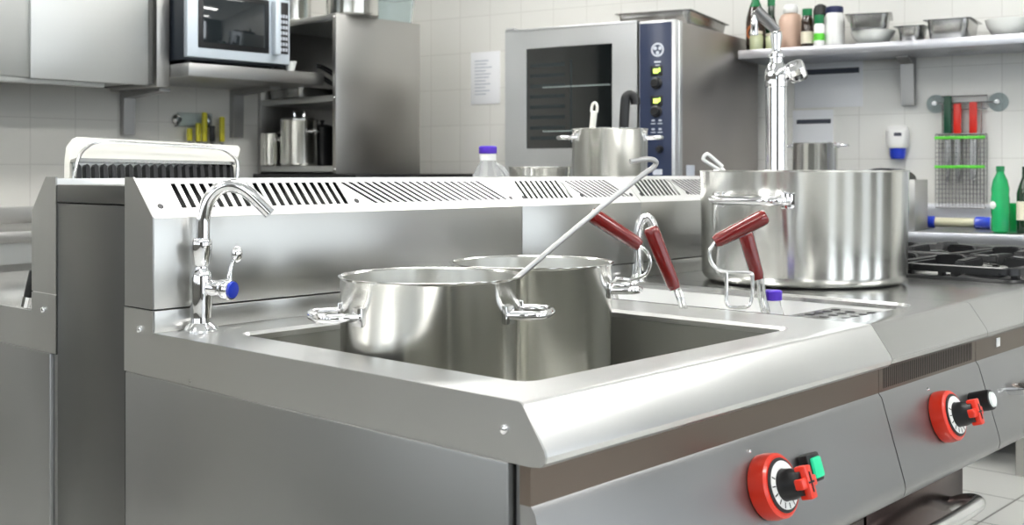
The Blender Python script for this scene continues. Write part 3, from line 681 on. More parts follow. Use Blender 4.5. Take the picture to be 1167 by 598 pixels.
# clear milk jug
jp = dep(556, 200, 3.17); t = thing('milk_jug', 'clear plastic jug with purple cap left of the oven', 'jug', (jp.x, jp.y, ZT))
b = MB(); b.loft([rrect(-.046, .046, -.046, .046, .02, 0), rrect(-.05, .05, -.05, .05, .022, .01), rrect(-.05, .05, -.05, .05, .022, .17), rrect(-.046, .046, -.046, .046, .03, .20), rrect(-.032, .032, -.032, .032, .025, .235), rrect(-.022, .022, -.022, .022, .0205, .258), rrect(-.021, .021, -.021, .021, .0205, .28)], True, True); obj('body', b, M['milk'], t)
b = MB(); b.lathe([(.0235, .262), (.0235, .281), (0, .281)], 24); obj('collar', b, M['white'], t)
b = MB(); b.lathe([(.0245, .282), (.0255, .284), (.0255, .300), (.022, .303), (0, .303)], 24); obj('cap', b, M['purple'], t)
b = MB(); b.tube([RT * .02 + UP * .25, RT * .045 + UP * .235, RT * .062 + UP * .19, RT * .052 + UP * .15], .008, 10, None, False, 5); obj('handle', b, M['milk'], t)

pp = dep(695, 196, 3.58); pt_ = pot('stock_pot', 'tall stock pot with utensils in it before the oven door', 'pot', (pp.x, pp.y, ZT), .119, .366, (AZL + .1, AZR - .1), hz=.925, hw=.04, ho=.05, hr=.006)
pp2 = dep(615, 196, 3.33); pot('saucepan', 'low steel pot showing only its rim left of the tall stock pot', 'pot', (pp2.x, pp2.y, ZT), .09, .245)
# utensils in the tall pot
def utensil(name, label, cat, u0, v0, u1, v1, mat, w, hole, bend=False):
    s = 3.58; a = dep(u0, v0, s) ; e = dep(u1, v1, s); foot = Vector((pp.x + (e.x - pp.x) * .5, pp.y + (e.y - pp.y) * .5, ZT + .012)); t = thing(name, label, cat, foot); a -= foot; e -= foot
    d = (a - e).normalized(); sd = d.cross(FW).normalized(); b = MB()
    if hole:
        tp_ = a - d * .03
        b.tube([tp_ + sd * w, a - d * .008 + sd * w * .8, a, a - d * .008 - sd * w * .8, tp_ - sd * w], .0045, 8, None, False, 4); b.tube([tp_ + sd * w, tp_ - sd * w], .0045, 8)
        b.tube([tp_, e], [.0105, .010], 10); b.tube([e, Vector((0, 0, .02))], .005, 8)
    else:
        q_ = RT * .030; b.tube([a + q_ - d * .030, a + q_ * .9 - d * .012, a + q_ * .45, a - d * .006, a - d * .03 - q_ * .1, e - q_ * .1], .0155, 14, None, False, 4); b.tube([e, Vector((0, 0, .02))], .006, 8)
    obj('handle', b, M[mat], t)
    b = MB(); b.sphere((0, 0, .012), .022, (1, 1, .5)); obj('head', b, M['wire'], t)
utensil('skimmer', 'pale handle with a hole rising from the tall stock pot', 'utensil', 678, 117, 675, 147, 'cream', .009, True)
utensil('ladle', 'thick black hooked handle rising from the tall stock pot', 'utensil', 714, 108, 712, 147, 'black', .01, False)

# slim utensil leaning on the left flue
a = on_y(38, 308, 1.115); e = on_y(29, 346, 1.13); e.z = ZT + .004
t = thing('spatula', 'slim black and chrome utensil leaning on the splashback of the left row', 'utensil', (e.x, e.y, ZT))
fo = Vector((e.x, e.y, ZT)); b = MB(); b.tube([a - fo, (a - fo).lerp(e - fo, .75)], .0065, 10); obj('handle', b, M['black'], t)
b = MB(); b.tube([(a - fo).lerp(e - fo, .72), (e - fo)], .0085, 10); obj('ferrule', b, M['chrome'], t)

# ------------------------------------------------------------------ left wall: cupboard, shelf with microwave, shelving unit, counter
WL = 4.328
t = thing('wall_cupboard', 'pale steel wall cupboard with sliding doors at top left', 'cupboard', (0, 0, 0)); yc = 3.9
b = MB(); b.box(-.2, 1.80, yc + .03, WL, 1.535, 2.25); obj('carcass', b, M['cab'], t)
b = MB(); b.box(-.2, 1.262, yc + .014, yc + .028, 1.527, 2.24, .002); obj('door', b, M['cab'], t)
b = MB(); b.box(1.258, 1.793, yc, yc + .014, 1.522, 2.24, .002); obj('door', b, M['cab'], t)
b = MB(); b.box(-.2, 1.60, yc + .03, yc + .06, 1.503, 1.534, .002); obj('bottom_rail', b, M['cab'], t)
b = MB(); b.box(1.833, 1.897, yc - .004, WL, 1.518, 2.26, .002); obj('end_panel', b, M['unit'], t)
b = MB(); b.box(1.795, 1.832, yc + .03, WL - .01, 1.53, 2.25); obj('side_recess', b, M['column'], t)

t = thing('wall_shelf', 'steel wall shelf carrying the microwave', 'shelf', (0, 0, 0)); ys = 3.74
b = MB(); b.box(1.90, 2.66, ys, WL, 1.562, 1.622, .003); obj('board', b, M['rod'], t)
for x in (1.885, 2.50):
    b = MB(); zt_ = 1.560 if x > 2 else 1.516; b.prism([(WL - .36, zt_), (WL, zt_), (WL, 1.31), (WL - .035, 1.31), (WL - .04, zt_ - .03), (WL - .36, zt_ - .012)], x, x + .06, 'X'); obj('bracket', b, M['rod'], t)

mx0, mx1, my = 1.912, 2.475, 3.77
t = thing('microwave', 'silver-fronted microwave oven on the wall shelf', 'microwave', (mx0, my, 1.6225)); w_ = mx1 - mx0
b = MB(); b.box(0, w_, .03, .45, .018, .34, .006); obj('case', b, M['mwbody'], t)
for fx in (.05, w_ - .05):
    for fy in (.08, .40):
        b = MB(); b.lathe([(0, 0), (.014, 0), (.016, .019), (0, .019)], 14, Matrix.Translation((fx, fy, 0))); obj('foot', b, M['black'], t)
fr = MB(); fr.box(.0, w_, .0, .031, .030, .345, .004); f_ = obj('front_frame', fr, M['silver'], t)
b = MB(); b.box(.055, .055 + .385, -.004, .002, .075, .33, .004); d_ = obj('door_window', b, M['black'], t)
b = MB(); b.box(.078, .415, -.006, -.003, .10, .31, .003); obj('window_glass', b, M['mwglass'], d_)
b = MB(); b.box(.452, .485, -.04, .0, .07, .33, .008); obj('door_handle', b, M['silver'], t)
b = MB(); b.box(.497, .552, -.004, .002, .08, .33, .003); k_ = obj('keypad', b, M['black'], t)
b = MB()
for i in range(3):
    for j in range(7): b.box(.502 + i * .016, .513 + i * .016, -.006, -.003, .092 + j * .027, .108 + j * .027, .001)
obj('keys', b, M['inklight'], k_)
cp = on_y(312, 73, 3.84)
t = thing('cup', 'small white cup on the shelf beneath the right end of the microwave', 'cup', (2.50, 3.80, 1.6225)); b = MB(); b.lathe([(0, 0), (.018, 0), (.03, .045), (.032, .05), (.028, .05), (.016, .005), (0, .005)], 24); obj('bowl', b, M['bowl'], t)

# wire and suction knife holder with yellow knives
kp = on_y(222, 140, WL - .03)
t = thing('knife_holder', 'clear wall-mounted knife holder with suction cups on the left wall', 'knife holder', (kp.x, WL - .001, kp.z))
b = MB(); b.box(-.10, .10, -.032, -.026, -.02, .05, .003); b.box(-.10, .10, -.03, -.004, -.02, -.015); obj('plate', b, M['glass'], t)
for sx in (-.085, .085):
    b = MB(); b.lathe([(0, .030), (.012, .028), (.012, .018), (.026, .006), (.028, 0), (0, 0)], 24, align((sx, 0, .015), (0, -1, 0))); obj('suction_cup', b, M['tray'], t)
for (u, v0, v1, mt, lb) in ((216, 146, 156, 'yellow', 'shortest pale yellow knife handle in the left wall knife holder'), (226, 140, 157, 'yellow', 'second yellow knife handle in the left wall knife holder'), (233, 128, 157, 'yellow', 'tallest yellow knife handle in the left wall knife holder'), (242, 143, 157, 'black', 'black knife handle between yellow ones on the left wall'), (253, 133, 157, 'yellow', 'rightmost yellow knife handle on the left wall')):
    p = on_y(u, v0, WL - .045); p0 = on_y(u, v1, WL - .045)
    t = thing('knife', lb, 'knife', (p.x, p.y, p0.z - .10), 0, 'knives on the left wall'); h_ = p.z - p0.z + .02
    b = MB(); b.box(-.013, .013, -.009, .009, .08, .10 + h_ - .02, .005); obj('handle', b, M[mt], t)
    b = MB(); b.prism([(-.011, .085), (.011, .085), (.011, 0), (0, -.05), (-.011, -.02)], -.001, .001, 'Y'); obj('blade', b, M['wire'], t)

# shelving unit
ux0, ux1, uy0, uy1, uz0, uz1 = 2.672, 3.235, 3.66, 4.325, 1.121, 1.915
t = thing('shelving_unit', 'open-fronted steel shelving unit with a tall plain side', 'shelving unit', (0, 0, 0))
b = MB(); b.box(ux0, ux1, uy0, uy0 + .028, uz0, uz1, .002); obj('side_panel', b, M['unit'], t)
b = MB(); b.box(ux0, ux1, uy1 - .028, uy1, uz0, uz1, .002); obj('side_panel', b, M['unit'], t)
b = MB(); b.box(ux1 - .01, ux1, uy0 + .028, uy1 - .028, uz0, uz1); obj('back_panel', b, M['unit'], t)
for z0, z1 in ((uz1 - .03, uz1), (1.482, 1.512), (1.131, 1.161)):
    b = MB(); b.box(ux0 + .001, ux1 - .011, uy0 + .0285, uy1 - .0285, z0, z1, .001); obj('shelf_board', b, M['cab'], t)
for z in (1.90, 1.50, 1.146): bolt(t, (ux0, uy0 + .014, z), (-1, 0, 0), .007)

def pot_at(u, v_bot_z, s, wpx, hm, label, **kw):
    p = dep(u, 196, s); return pot(kw.pop('name', 'stock_pot'), label, 'pot', (p.x, p.y, v_bot_z + .0005), wpx / FPX * s / 2, hm, **kw)
pot_at(402, uz1, 5.75, 60, .16, 'steel pot on top of the shelving unit, nearest its plain side')
pot_at(333, uz1, 5.95, 42, .15, 'small steel pot on top of the shelving unit next to the microwave')
pot_at(341, 1.161, 5.86, 42, .235, 'lidded tall pot on the bottom shelf of the shelving unit', az=(AZR - .6, AZL - .6), hz=.75, hw=.03, ho=.03, hr=.004, lid=True)
pot_at(309, 1.161, 5.95, 24, .17, 'narrow small pot at the far left of the bottom shelf', az=(AZR - .6,), hz=.8, hw=.02, ho=.02, hr=.004)
pd = dep(372, 196, 6.02)
t = thing('saucepan', 'dark pot on the right of the bottom shelf', 'pot', (pd.x - .02, pd.y + .01, 1.1615)); b = MB(); b.lathe([(0, 0), (.07, 0), (.075, .01), (.075, .20), (.07, .20), (.068, .01), (0, .01)], 36); obj('body', b, M['iron'], t); b = MB(); b.lathe([(.077, .201), (.077, .207), (.03, .222), (0, .223)], 36); obj('lid', b, M['iron'], t); b = MB(); b.lathe([(0, .222), (.008, .222), (.008, .232), (.014, .236), (.012, .244), (0, .246)], 18); obj('lid_knob', b, M['black'], t)
# pans and lids on the middle shelf
t = thing('tray', 'shallow steel tray lying on the middle shelf of the unit', 'tray', (2.86, 4.13, 1.5125))
b = MB(); b.loft([rrect(-.15, .15, -.13, .13, .02, 0), rrect(-.16, .16, -.14, .14, .025, .05), rrect(-.175, .175, -.155, .155, .03, .053), rrect(-.175, .175, -.155, .155, .03, .055), rrect(-.158, .158, -.138, .138, .025, .054), rrect(-.148, .148, -.128, .128, .02, .004)], True, True); obj('pan_body', b, M['tray'], t)
def frying_pan(loc, r, a, label, z=0, tilt=.42):
    t = thing('frying_pan', label, 'pan', loc, a); b = MB(); b.lathe([(0, 0), (r * .82, 0), (r, .035), (r + .003, .037), (r - .003, .036), (r * .8, .004), (0, .004)], 40); obj('pan_body', b, M['iron'], t)
    b = MB(); b.tube([(r * .97, 0, .028), (r + .04, 0, .055), (r + .10, 0, .095), (r + .15, 0, .120), (r + .18, 0, .127)], [.008, .010, .013, .013, .011], 12, None, False, 4); obj('handle', b, M['black'], t); return t
frying_pan((3.02, 3.85, 1.5125), .11, PI * .87, 'lower black frying pan, handle pointing out of the middle shelf')
frying_pan((3.03, 3.85, 1.5525), .10, PI * .90, 'upper black frying pan stacked on another, handle pointing outward')
# clear glass container on top
gp_ = Vector((3.124, 3.768, 0)); t = thing('glass_container', 'clear square container on top of the shelving unit', 'container', (gp_.x, gp_.y - .0, uz1 + .0005), .0)
b = MB(); b.loft([rrect(-.09, .09, -.075, .075, .02, 0), rrect(-.105, .105, -.085, .085, .02, .13), rrect(-.108, .108, -.088, .088, .02, .132), rrect(-.10, .10, -.08, .08, .02, .13), rrect(-.086, .086, -.071, .071, .018, .006)], True, True); obj('container_body', b, M['glass'], t)
b = MB(); b.loft([rrect(-.110, .110, -.090, .090, .02, .133), rrect(-.110, .110, -.090, .090, .02, .142)], True, True); obj('lid', b, M['glass'], t)

# low counter the unit stands on
t = thing('base_cabinet', 'low steel cabinet with dark top beneath the shelving unit', 'cabinet', (0, 0, 0))
b = MB(); b.box(2.66, 3.63, 3.50, 4.32, .1, 1.09, .003); obj('carcass', b, M['unit'], t)
b = MB(); b.box(2.64, 3.65, 3.47, 4.325, 1.0905, 1.1205, .003); obj('top_slab', b, M['black'], t)
b = MB(); b.box(2.70, 3.6, 3.55, 4.30, 0, .1); obj('plinth', b, M['dark'], t)

# counter along the left wall
t = thing('wall_counter', 'steel counter along the left wall behind the column', 'counter', (0, 0, 0))
b = MB(); b.box(-1.5, 2.55, 3.62, WL, .855, .9, .004); obj('counter_top', b, M['unit'], t)
b = MB(); b.box(-1.5, 2.55, WL - .02, WL, .9005, .975, .002); obj('upstand', b, M['unit'], t)
b = MB(); b.box(-1.5, 2.55, 3.66, WL, .77, .854); obj('apron', b, M['cab'], t)
b = MB(); b.box(-1.5, 2.55, 3.70, WL, .16, .769); obj('carcass', b, M['unit'], t)
b = MB(); b.box(-1.45, 2.5, 3.75, WL - .05, .0, .16); obj('plinth', b, M['dark'], t)

# ------------------------------------------------------------------ back wall: oven, shelf, counter and what is on them (local frame of that wall)
def bthing(name, label, cat, x, d, z, group=None): return thing(name, label, cat, bw(x, d, z), BW_ROT, group)
OW, OD, OZ0, OZ1 = .853, .985, .76, 1.772
t = bthing('combi_oven', 'big combi oven with dark glass door and navy control strip', 'oven', -OW, 0, OZ0); OH = OZ1 - OZ0
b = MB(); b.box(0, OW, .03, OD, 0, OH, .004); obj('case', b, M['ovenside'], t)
xd = OW - .196     # door / panel joint (at u 729)
def loc_at(u, v): x, d, z = on_bw(u, v, 0); return x + OW, z - OZ0
wx0, wz1 = loc_at(601, 56); wx1, _ = loc_at(699, 48); _, wz0 = loc_at(650, 169)
b = MB(); xd = loc_at(727.5, 100)[0]
b.loft([[(p[0], -.012, p[1]) for p in ((0, .0), (xd, 0), (xd, OH), (0, OH))], [(p[0], -.012, p[1]) for p in ((wx0, wz0), (wx1, wz0), (wx1, wz1), (wx0, wz1))]])
b.loft([[(p[0], .028, p[1]) for p in ((0, .0), (xd, 0), (xd, OH), (0, OH))], [(p[0], -.012, p[1]) for p in ((0, .0), (xd, 0), (xd, OH), (0, OH))]], True)
b.loft([[(p[0], -.012, p[1]) for p in ((wx0, wz0), (wx1, wz0), (wx1, wz1), (wx0, wz1))], [(p[0], -.0095, p[1]) for p in ((wx0 + .001, wz0 + .001), (wx1 - .001, wz0 + .001), (wx1 - .001, wz1 - .001), (wx0 + .001, wz1 - .001))]])
bmesh.ops.recalc_face_normals(b.bm, faces=b.bm.faces[:]); door = obj('door', b, M['oven'], t, 20)
b = MB(); b.box(wx0 + .001, wx1 - .001, -.0096, .0, wz0 + .001, wz1 - .001); dw = obj('door_window', b, M['window'], door)
b = MB()
for i in range(8):
    z = wz0 + .04 + i * (wz1 - wz0 - .08) / 8; b.box(wx0 + .02, wx0 + (wx1 - wx0) * .46, -.0103, -.0097, z, z + .016)
b.box(wx0 + (wx1 - wx0) * .52, wx0 + (wx1 - wx0) * .545, -.0106, -.0097, wz0 + .02, wz1 - .06)
obj('oven_racks', b, plain('rack_behind_glass', '20282A', .3), dw)
b = MB()
for f_ in (.60, .165):
    z = wz0 + (wz1 - wz0) * f_
    for k in range(24): x = wx0 + (wx1 - wx0) * (.20 + .78 * k / 24); b.box(x, x + .0055, -.0112, -.0104, z, z + .007)  # row of pale dots paints the glints along each wire shelf
    b.box(wx0 + (wx1 - wx0) * .20, wx1 - .01, -.0108, -.0097, z, z + .004)
obj('wire_shelves', b, plain('wire_shelf_glint', '8E9896', .3), dw)
b = MB(); b.box(0, xd, -.0125, .03, OH - .0, OH + .012, .003); b.box(.01, .05, -.016, .02, OH + .012, OH + .02); obj('door_top_rail', b, M['oven'], door)
b = MB(); b.box(xd + .003, xd + .009, -.006, .03, 0, OH); obj('door_gap', b, M['dark'], t)
px0 = xd + .009; b = MB(); b.box(px0, OW, -.012, .03, 0, OH + .004, .003); obj('panel_frame', b, M['oven'], t)
b = MB(); b.box(px0 + .004, OW - .016, -.0145, -.0115, .0, OH - .006, .002); cpn = obj('control_panel', b, M['navy'], t)
def onp(u, v): return loc_at(u, v)
for v in (81, 115):
    x, z = onp(750, v); b = MB(); b.box(x - .028, x + .028, -.0165, -.0140, z - .022, z + .022, .002); dsp = obj('display', b, M['black'], cpn)
    b = MB(); b.box(x - .014, x + .008, -.0175, -.0163, z - .010, z + .009); b.box(x + .011, x + .017, -.0175, -.0163, z - .004, z + .012); obj('digits', b, M['display'], dsp)
for v in (95, 127):
    x, z = onp(750, v); b = MB(); b.lathe([(.026, 0), (.026, .006), (.020, .010), (.0185, .026), (.016, .028), (0, .028)], 24, align((x, -.0143, z), (0, -1, 0))); kn = obj('knob', b, M['black'], cpn)
x, z = onp(754, 170); b = MB(); b.lathe([(.016, 0), (.016, .008), (.012, .014), (.011, .024), (0, .025)], 20, align((x, -.0143, z), (0, -1, 0))); obj('knob', b, M['black'], cpn)
b = MB(); x, z = onp(751, 57); b.lathe([(.030, .0), (.030, .001), (.022, .0012), (.022, .0)], 28, align((x, -.0143, z), (0, -1, 0)))
for a in range(3): b.lathe([(0, .0012), (.008, .0012), (.0085, 0)], 12, align((x + .013 * math.cos(a * 2.1 + .5), -.0143, z + .013 * math.sin(a * 2.1 + .5)), (0, -1, 0)))
b.box(x - .015, x + .015, -.0152, -.0143, z - .055, z - .048); b.box(x - .010, x + .010, -.0152, -.0143, z - .07, z - .064)
for dx in (-.016, .016):
    for v in (139, 149, 157): q = onp(750, v); b.box(q[0] + dx - .011, q[0] + dx + .011, -.0152, -.0143, q[1] - .009, q[1] - .005); b.box(q[0] + dx - .007, q[0] + dx + .007, -.0152, -.0143, q[1] + .003, q[1] + .010)
obj('panel_symbols', b, M['inklight'], cpn)
x, z = onp(751, 196); b = MB(); b.box(x - .022, x + .022, -.0155, -.0143, z - .012, z + .012); obj('name_plate', b, M['inklight'], cpn)
b = MB(); b.box(OW, OW + .002, .10, .19, .27, .40, .0005); obj('rating_plate', b, M['inklight'], t)
b = MB(); b.box(OW, OW + .006, .02, .05, 0, OH, .002); obj('corner_trim', b, M['oven'], t)
t = bthing('oven_stand', 'steel stand carrying the combi oven', 'stand', -OW, 0, 0)
for x in (.02, OW - .06):
    for y in (.05, OD - .08):
        b = MB(); b.box(x, x + .04, y, y + .04, 0, OZ0 - .041, .003); obj('leg', b, M['unit'], t)
b = MB(); b.box(0, OW, .03, OD - .02, OZ0 - .04, OZ0 - .0005, .003); obj('frame', b, M['unit'], t)

def gn_tray(name, label, x, d, z, w, l, h, rot=0, tilt=0, group=None):
    t = bthing(name, label, 'tray', x, d, z, group); t.rotation_euler = (tilt, 0, BW_ROT + rot)
    w2, l2 = w / 2, l / 2; b = MB()
    b.loft([rrect(-w2 + .03, w2 - .03, -l2 + .03, l2 - .03, .02, 0), rrect(-w2 + .022, w2 - .022, -l2 + .022, l2 - .022, .03, .008), rrect(-w2 + .014, w2 - .014, -l2 + .014, l2 - .014, .03, h - .004), rrect(-w2, w2, -l2, l2, .02, h - .001), rrect(-w2, w2, -l2, l2, .02, h + .001), rrect(-w2 + .016, w2 - .016, -l2 + .016, l2 - .016, .03, h), rrect(-w2 + .025, w2 - .025, -l2 + .025, l2 - .025, .03, .010), rrect(-w2 + .034, w2 - .034, -l2 + .034, l2 - .034, .02, .003)], True, True)
    obj('pan_body', b, M['tray'], t, 40); return t
gn_tray('oven_tray', 'steel oven tray lying on top of the combi oven', -.20, .42, OZ1 + .001, .36, .62, .062, .10)

# wall shelf on the right
SZ = 1.705
t = bthing('wall_shelf', 'long steel wall shelf holding bottles, trays and bowls', 'shelf', 0, 0, 0)
b = MB(); b.box(.012, 2.6, .68, 1.055, SZ - .042, SZ, .003); obj('board', b, M['shelf'], t)
for x in (.683, 2.0):
    b = MB(); b.prism([(.90, SZ - .043), (1.055, SZ - .043), (1.055, SZ - .265), (1.015, SZ - .265), (1.0, SZ - .075), (.90, SZ - .05)], x, x + .058, 'X'); obj('bracket', b, M['rod'], t)
def on_shelf(u, d=.80): return on_bw(u, 40, d)[0]
def sx(u, d): return on_bw(u, 50, d)[0]
kk = .0040
def shelf_bottle(name, label, cat, u, d, parts, n=24):
    t = bthing(name, label, cat, sx(u, d), d, SZ + .0003)
    for nm, prof, mt in parts: b = MB(); b.lathe(prof, n); obj(nm, b, M[mt], t)
    return t
t = shelf_bottle('bottle', 'dark bottle with an orange swirl on its label, leftmost on the right shelf', 'bottle', 861, .795, [('body', [(0, 0), (.043, 0), (.044, .005), (.044, .16), (.034, .20), (.018, .24), (.016, .30), (0, .30)], 'brown'), ('neck_foil', [(.0300, .215), (.0185, .242), (.0165, .285), (.0, .302)], 'greencap')])
b = MB(); b.lathe([(.0446, .03), (.0446, .145)], 28); lb_ = obj('label', b, plain('dark_label', '33241A', .6), t)
b = MB()
for a in range(14):
    an = a / 14 * 2 * PI; r_ = .026
    x_, z_ = r_ * math.cos(an), r_ * math.sin(an) * 1.15 + .09; yy = -math.sqrt(max(0, .0449 ** 2 - x_ * x_)); b.sphere((x_, yy, z_), .007, (1, .25, 1), 8)
obj('label_ring', b, M['orange'], lb_, label='orange swirl')
shelf_bottle('jar', 'pale green glass jar before the swirl-labelled bottle', 'jar', 862, .715, [('body', [(0, 0), (.031, 0), (.032, .004), (.032, .06), (.027, .075), (0, .075)], 'jar'), ('lid', [(.029, .0755), (.029, .088), (0, .089)], 'label')])
shelf_bottle('jar', 'wider pale green jar left of the tall water column arm', 'jar', 881, .735, [('body', [(0, 0), (.034, 0), (.035, .004), (.035, .055), (.03, .064), (0, .064)], 'jar'), ('lid', [(.032, .0645), (.032, .076), (0, .077)], 'label')])
shelf_bottle('bottle', 'slim dark green bottle behind the pale green jars', 'bottle', 879, .87, [('body', [(0, 0), (.032, 0), (.033, .005), (.033, .12), (.022, .155), (.0165, .18), (.0165, .26), (0, .26)], 'dgreen'), ('cap', [(.018, .225), (.018, .262), (0, .263)], 'greencap')])
t = shelf_bottle('canister', 'pale pink plastic canister behind the water column', 'canister', 901, .86, [('body', [(0, 0), (.052, 0), (.054, .006), (.054, .15), (.045, .172), (.030, .18), (0, .18)], 'pink'), ('cap', [(.032, .181), (.034, .186), (.034, .21), (.026, .222), (0, .223)], 'white')])
t = shelf_bottle('bottle', 'brown bottle with green cap and cream label on the right shelf', 'bottle', 920, .76, [('body', [(0, 0), (.028, 0), (.029, .004), (.029, .125), (.024, .14), (.021, .15), (0, .15)], 'brown'), ('cap', [(.022, .1505), (.023, .152), (.023, .182), (0, .184)], 'greencap')])
b = MB(); b.lathe([(.0296, .02), (.0296, .075)], 28); obj('label', b, M['label'], t)
t = shelf_bottle('bottle', 'small green-topped bottle between the brown bottle and white tub', 'bottle', 933.5, .735, [('body', [(0, 0), (.023, 0), (.024, .004), (.024, .095), (.02, .105), (0, .105)], 'white'), ('cap', [(.021, .1055), (.022, .107), (.022, .145), (0, .147)], 'greencap')])
b = MB(); b.lathe([(.0244, .028), (.0244, .06)], 28); obj('label', b, M['lime'], t)
shelf_bottle('bottle', 'tall bottle with black domed cap behind the small green-topped one', 'bottle', 935, .86, [('body', [(0, 0), (.032, 0), (.033, .004), (.033, .15), (0, .152)], 'dgreen'), ('cap', [(.034, .153), (.034, .185), (.026, .205), (.012, .214), (0, .215)], 'black')])
t = shelf_bottle('tub', 'white plastic tub with navy lid on the right shelf', 'tub', 951, .78, [('body', [(0, 0), (.044, 0), (.046, .005), (.046, .135), (.038, .15), (.036, .155), (0, .155)], 'white'), ('lid', [(.039, .1555), (.040, .158), (.040, .182), (.036, .185), (0, .186)], 'navycap')])
def bowl(label, u, d, r, h, mat='bowl', z=0.0):
    t = bthing('bowl', label, 'bowl', sx(u, d), d, SZ + .0003 + z); b = MB(); b.lathe([(0, 0), (r * .55, 0), (r * .62, .004), (r * .9, h * .55), (r, h), (r - .004, h), (r * .86, h * .5), (r * .5, .007), (0, .006)], 40); obj('bowl_body', b, M[mat], t); return t
bowl('white china bowl under a tilted steel tray on the right shelf', 995, .80, .098, .062)
gt = gn_tray('tray', 'dark-rimmed steel tray tipped over the white bowl on the right shelf', sx(991, .82), .82, SZ + .064, .20, .30, .066, .22, 0)
gn_tray('tray', 'small shallow steel tray between the tipped tray and the long tray', sx(1040, .78), .78, SZ + .0005, .13, .18, .065, 0)
gn_tray('tray', 'longest dark-sided steel tray left of the end bowl on the right shelf', sx(1086, .84), .84, SZ + .0005, .20, .29, .085, 0)
bowl('white china bowl at the right end of the right shelf', 1148, .79, .09, .075)

# notices on the walls
def notice(label, u0, v0, u1, v1, head=None, frame=False, lines=0):
    x0, _, z1 = on_bw(u0, v0, 1.05); x1, _, z0 = on_bw(u1, v1, 1.05)
    t = bthing('notice', label, 'notice', x0, 1.0585, z0); w, h = x1 - x0, z1 - z0
    b = MB(); b.box(0, w, -.004, 0, 0, h, .0008); obj('sheet', b, M['paper'], t)
    if head: b = MB(); b.box(w * head[0], w * head[1], -.0056, -.004, h * head[2], h * head[3]); obj('printed_band', b, M['ink'], t)
    if lines:
        b = MB()
        for i in range(lines): b.box(w * .14, w * (.5 + .36 * random.random()), -.005, -.004, h * (.82 - .7 * i / lines), h * (.82 - .7 * i / lines) + .006)
        obj('printed_lines', b, M['inklight'], t)
notice('white printed sheet on the wall left of the combi oven', 536, 60, 569, 118, None, True, 11)
notice('upper white notice with dark band under the right shelf', 905, 73, 983, 121, (.12, .95, .74, .86), True)
notice('lower small white notice with dark band behind the water column', 903, 126, 949, 166, (.1, .95, .62, .74), True)

# soap dispenser
x, _, z0 = on_bw(1022, 181, 1.0); x2, _, z1 = on_bw(1022, 143, 1.0)
t = bthing('soap_dispenser', 'white wall dispenser with blue lower end right of the casserole', 'dispenser', x, 1.0588, z0); h = z1 - z0
b = MB(); b.loft([rrect(-.042, .042, -.085, 0, .03, h * .33), rrect(-.05, .05, -.095, 0, .035, h * .5), rrect(-.05, .05, -.095, 0, .035, h * .85), rrect(-.042, .042, -.08, 0, .035, h * .97), rrect(-.03, .03, -.06, -.005, .025, h)], True, True); obj('housing', b, M['white'], t)
b = MB(); b.loft([rrect(-.028, .028, -.065, -.01, .02, 0), rrect(-.034, .034, -.075, -.005, .028, h * .1), rrect(-.036, .036, -.078, -.004, .03, h * .325)], True, True); obj('push_base', b, M['blue'], t, label='blue lower end')
b = MB(); b.box(-.004, .03, -.0965, -.094, h * .68, h * .78, .001); obj('label_patch', b, M['ink'], t)

# knife rack on the right
x0, _, zr = on_bw(1066, 118, 1.03); x1, _, _ = on_bw(1136, 118, 1.03)
t = bthing('knife_rack', 'wire knife rack with suction cups hanging on the right wall', 'knife rack', (x0 + x1) / 2, 1.0588, zr); hw = (x1 - x0) / 2
b = MB(); b.tube([(-hw * .78, -.03, .03), (hw * .70, -.03, .03), (hw * .70, -.03, -.03), (-hw * .78, -.03, -.03)], .0035, 8, None, True); b.tube([(-hw, -.03, 0), (hw, -.03, 0)], .0045, 8); obj('wire_bar', b, M['tray'], t)
for sg in (-1, 1):
    b = MB(); b.lathe([(0, .036), (.012, .034), (.013, .020), (.034, .010), (.043, .001), (0, .0)], 28, align((sg * hw * 1.02, 0, 0), (0, -1, 0))); obj('suction_cup', b, M['glass'], t)
    b = MB(); b.lathe([(0, .047), (.011, .046), (.012, .037), (0, .037)], 18, align((sg * hw * 1.02, 0, 0), (0, -1, 0))); obj('cup_knob', b, M['tray'], t)
bx0 = on_bw(1069, 200, 1.03)[0] - (x0 + x1) / 2; bx1 = on_bw(1124, 200, 1.03)[0] - (x0 + x1) / 2
bz1 = on_bw(1095, 153, 1.03)[2] - zr; bz0 = on_bw(1095, 236, 1.03)[2] - zr
b = MB()
for i in range(15):
    x = bx0 + (bx1 - bx0) * i / 14; b.tube([(x, -.08, bz1), (x, -.08, bz0), (x, -.012, bz0), (x, -.012, bz1)], .0017, 5)
for i in range(17):
    z = bz0 + (bz1 - bz0) * i / 16; b.tube([(bx0, -.08, z), (bx1, -.08, z), (bx1, -.012, z), (bx0, -.012, z)], .0014 if i not in (0, 16) else .0035, 5, None, True)
obj('wire_basket', b, M['wiredark'], t)
b = MB()
for x in (bx0 + .02, bx1 - .02): b.tube([(x, -.03, 0), (x, -.03, bz1)], .003, 6)
obj('hanger_wire', b, M['tray'], t)
for v in (157, 190):
    z = on_bw(1095, v, 1.03)[2] - zr; b = MB(); b.box(bx0 - .004, bx1 + .004, -.086, -.0825, z - .0065, z + .0065, .001); obj('clip_band', b, M['lime'], t)
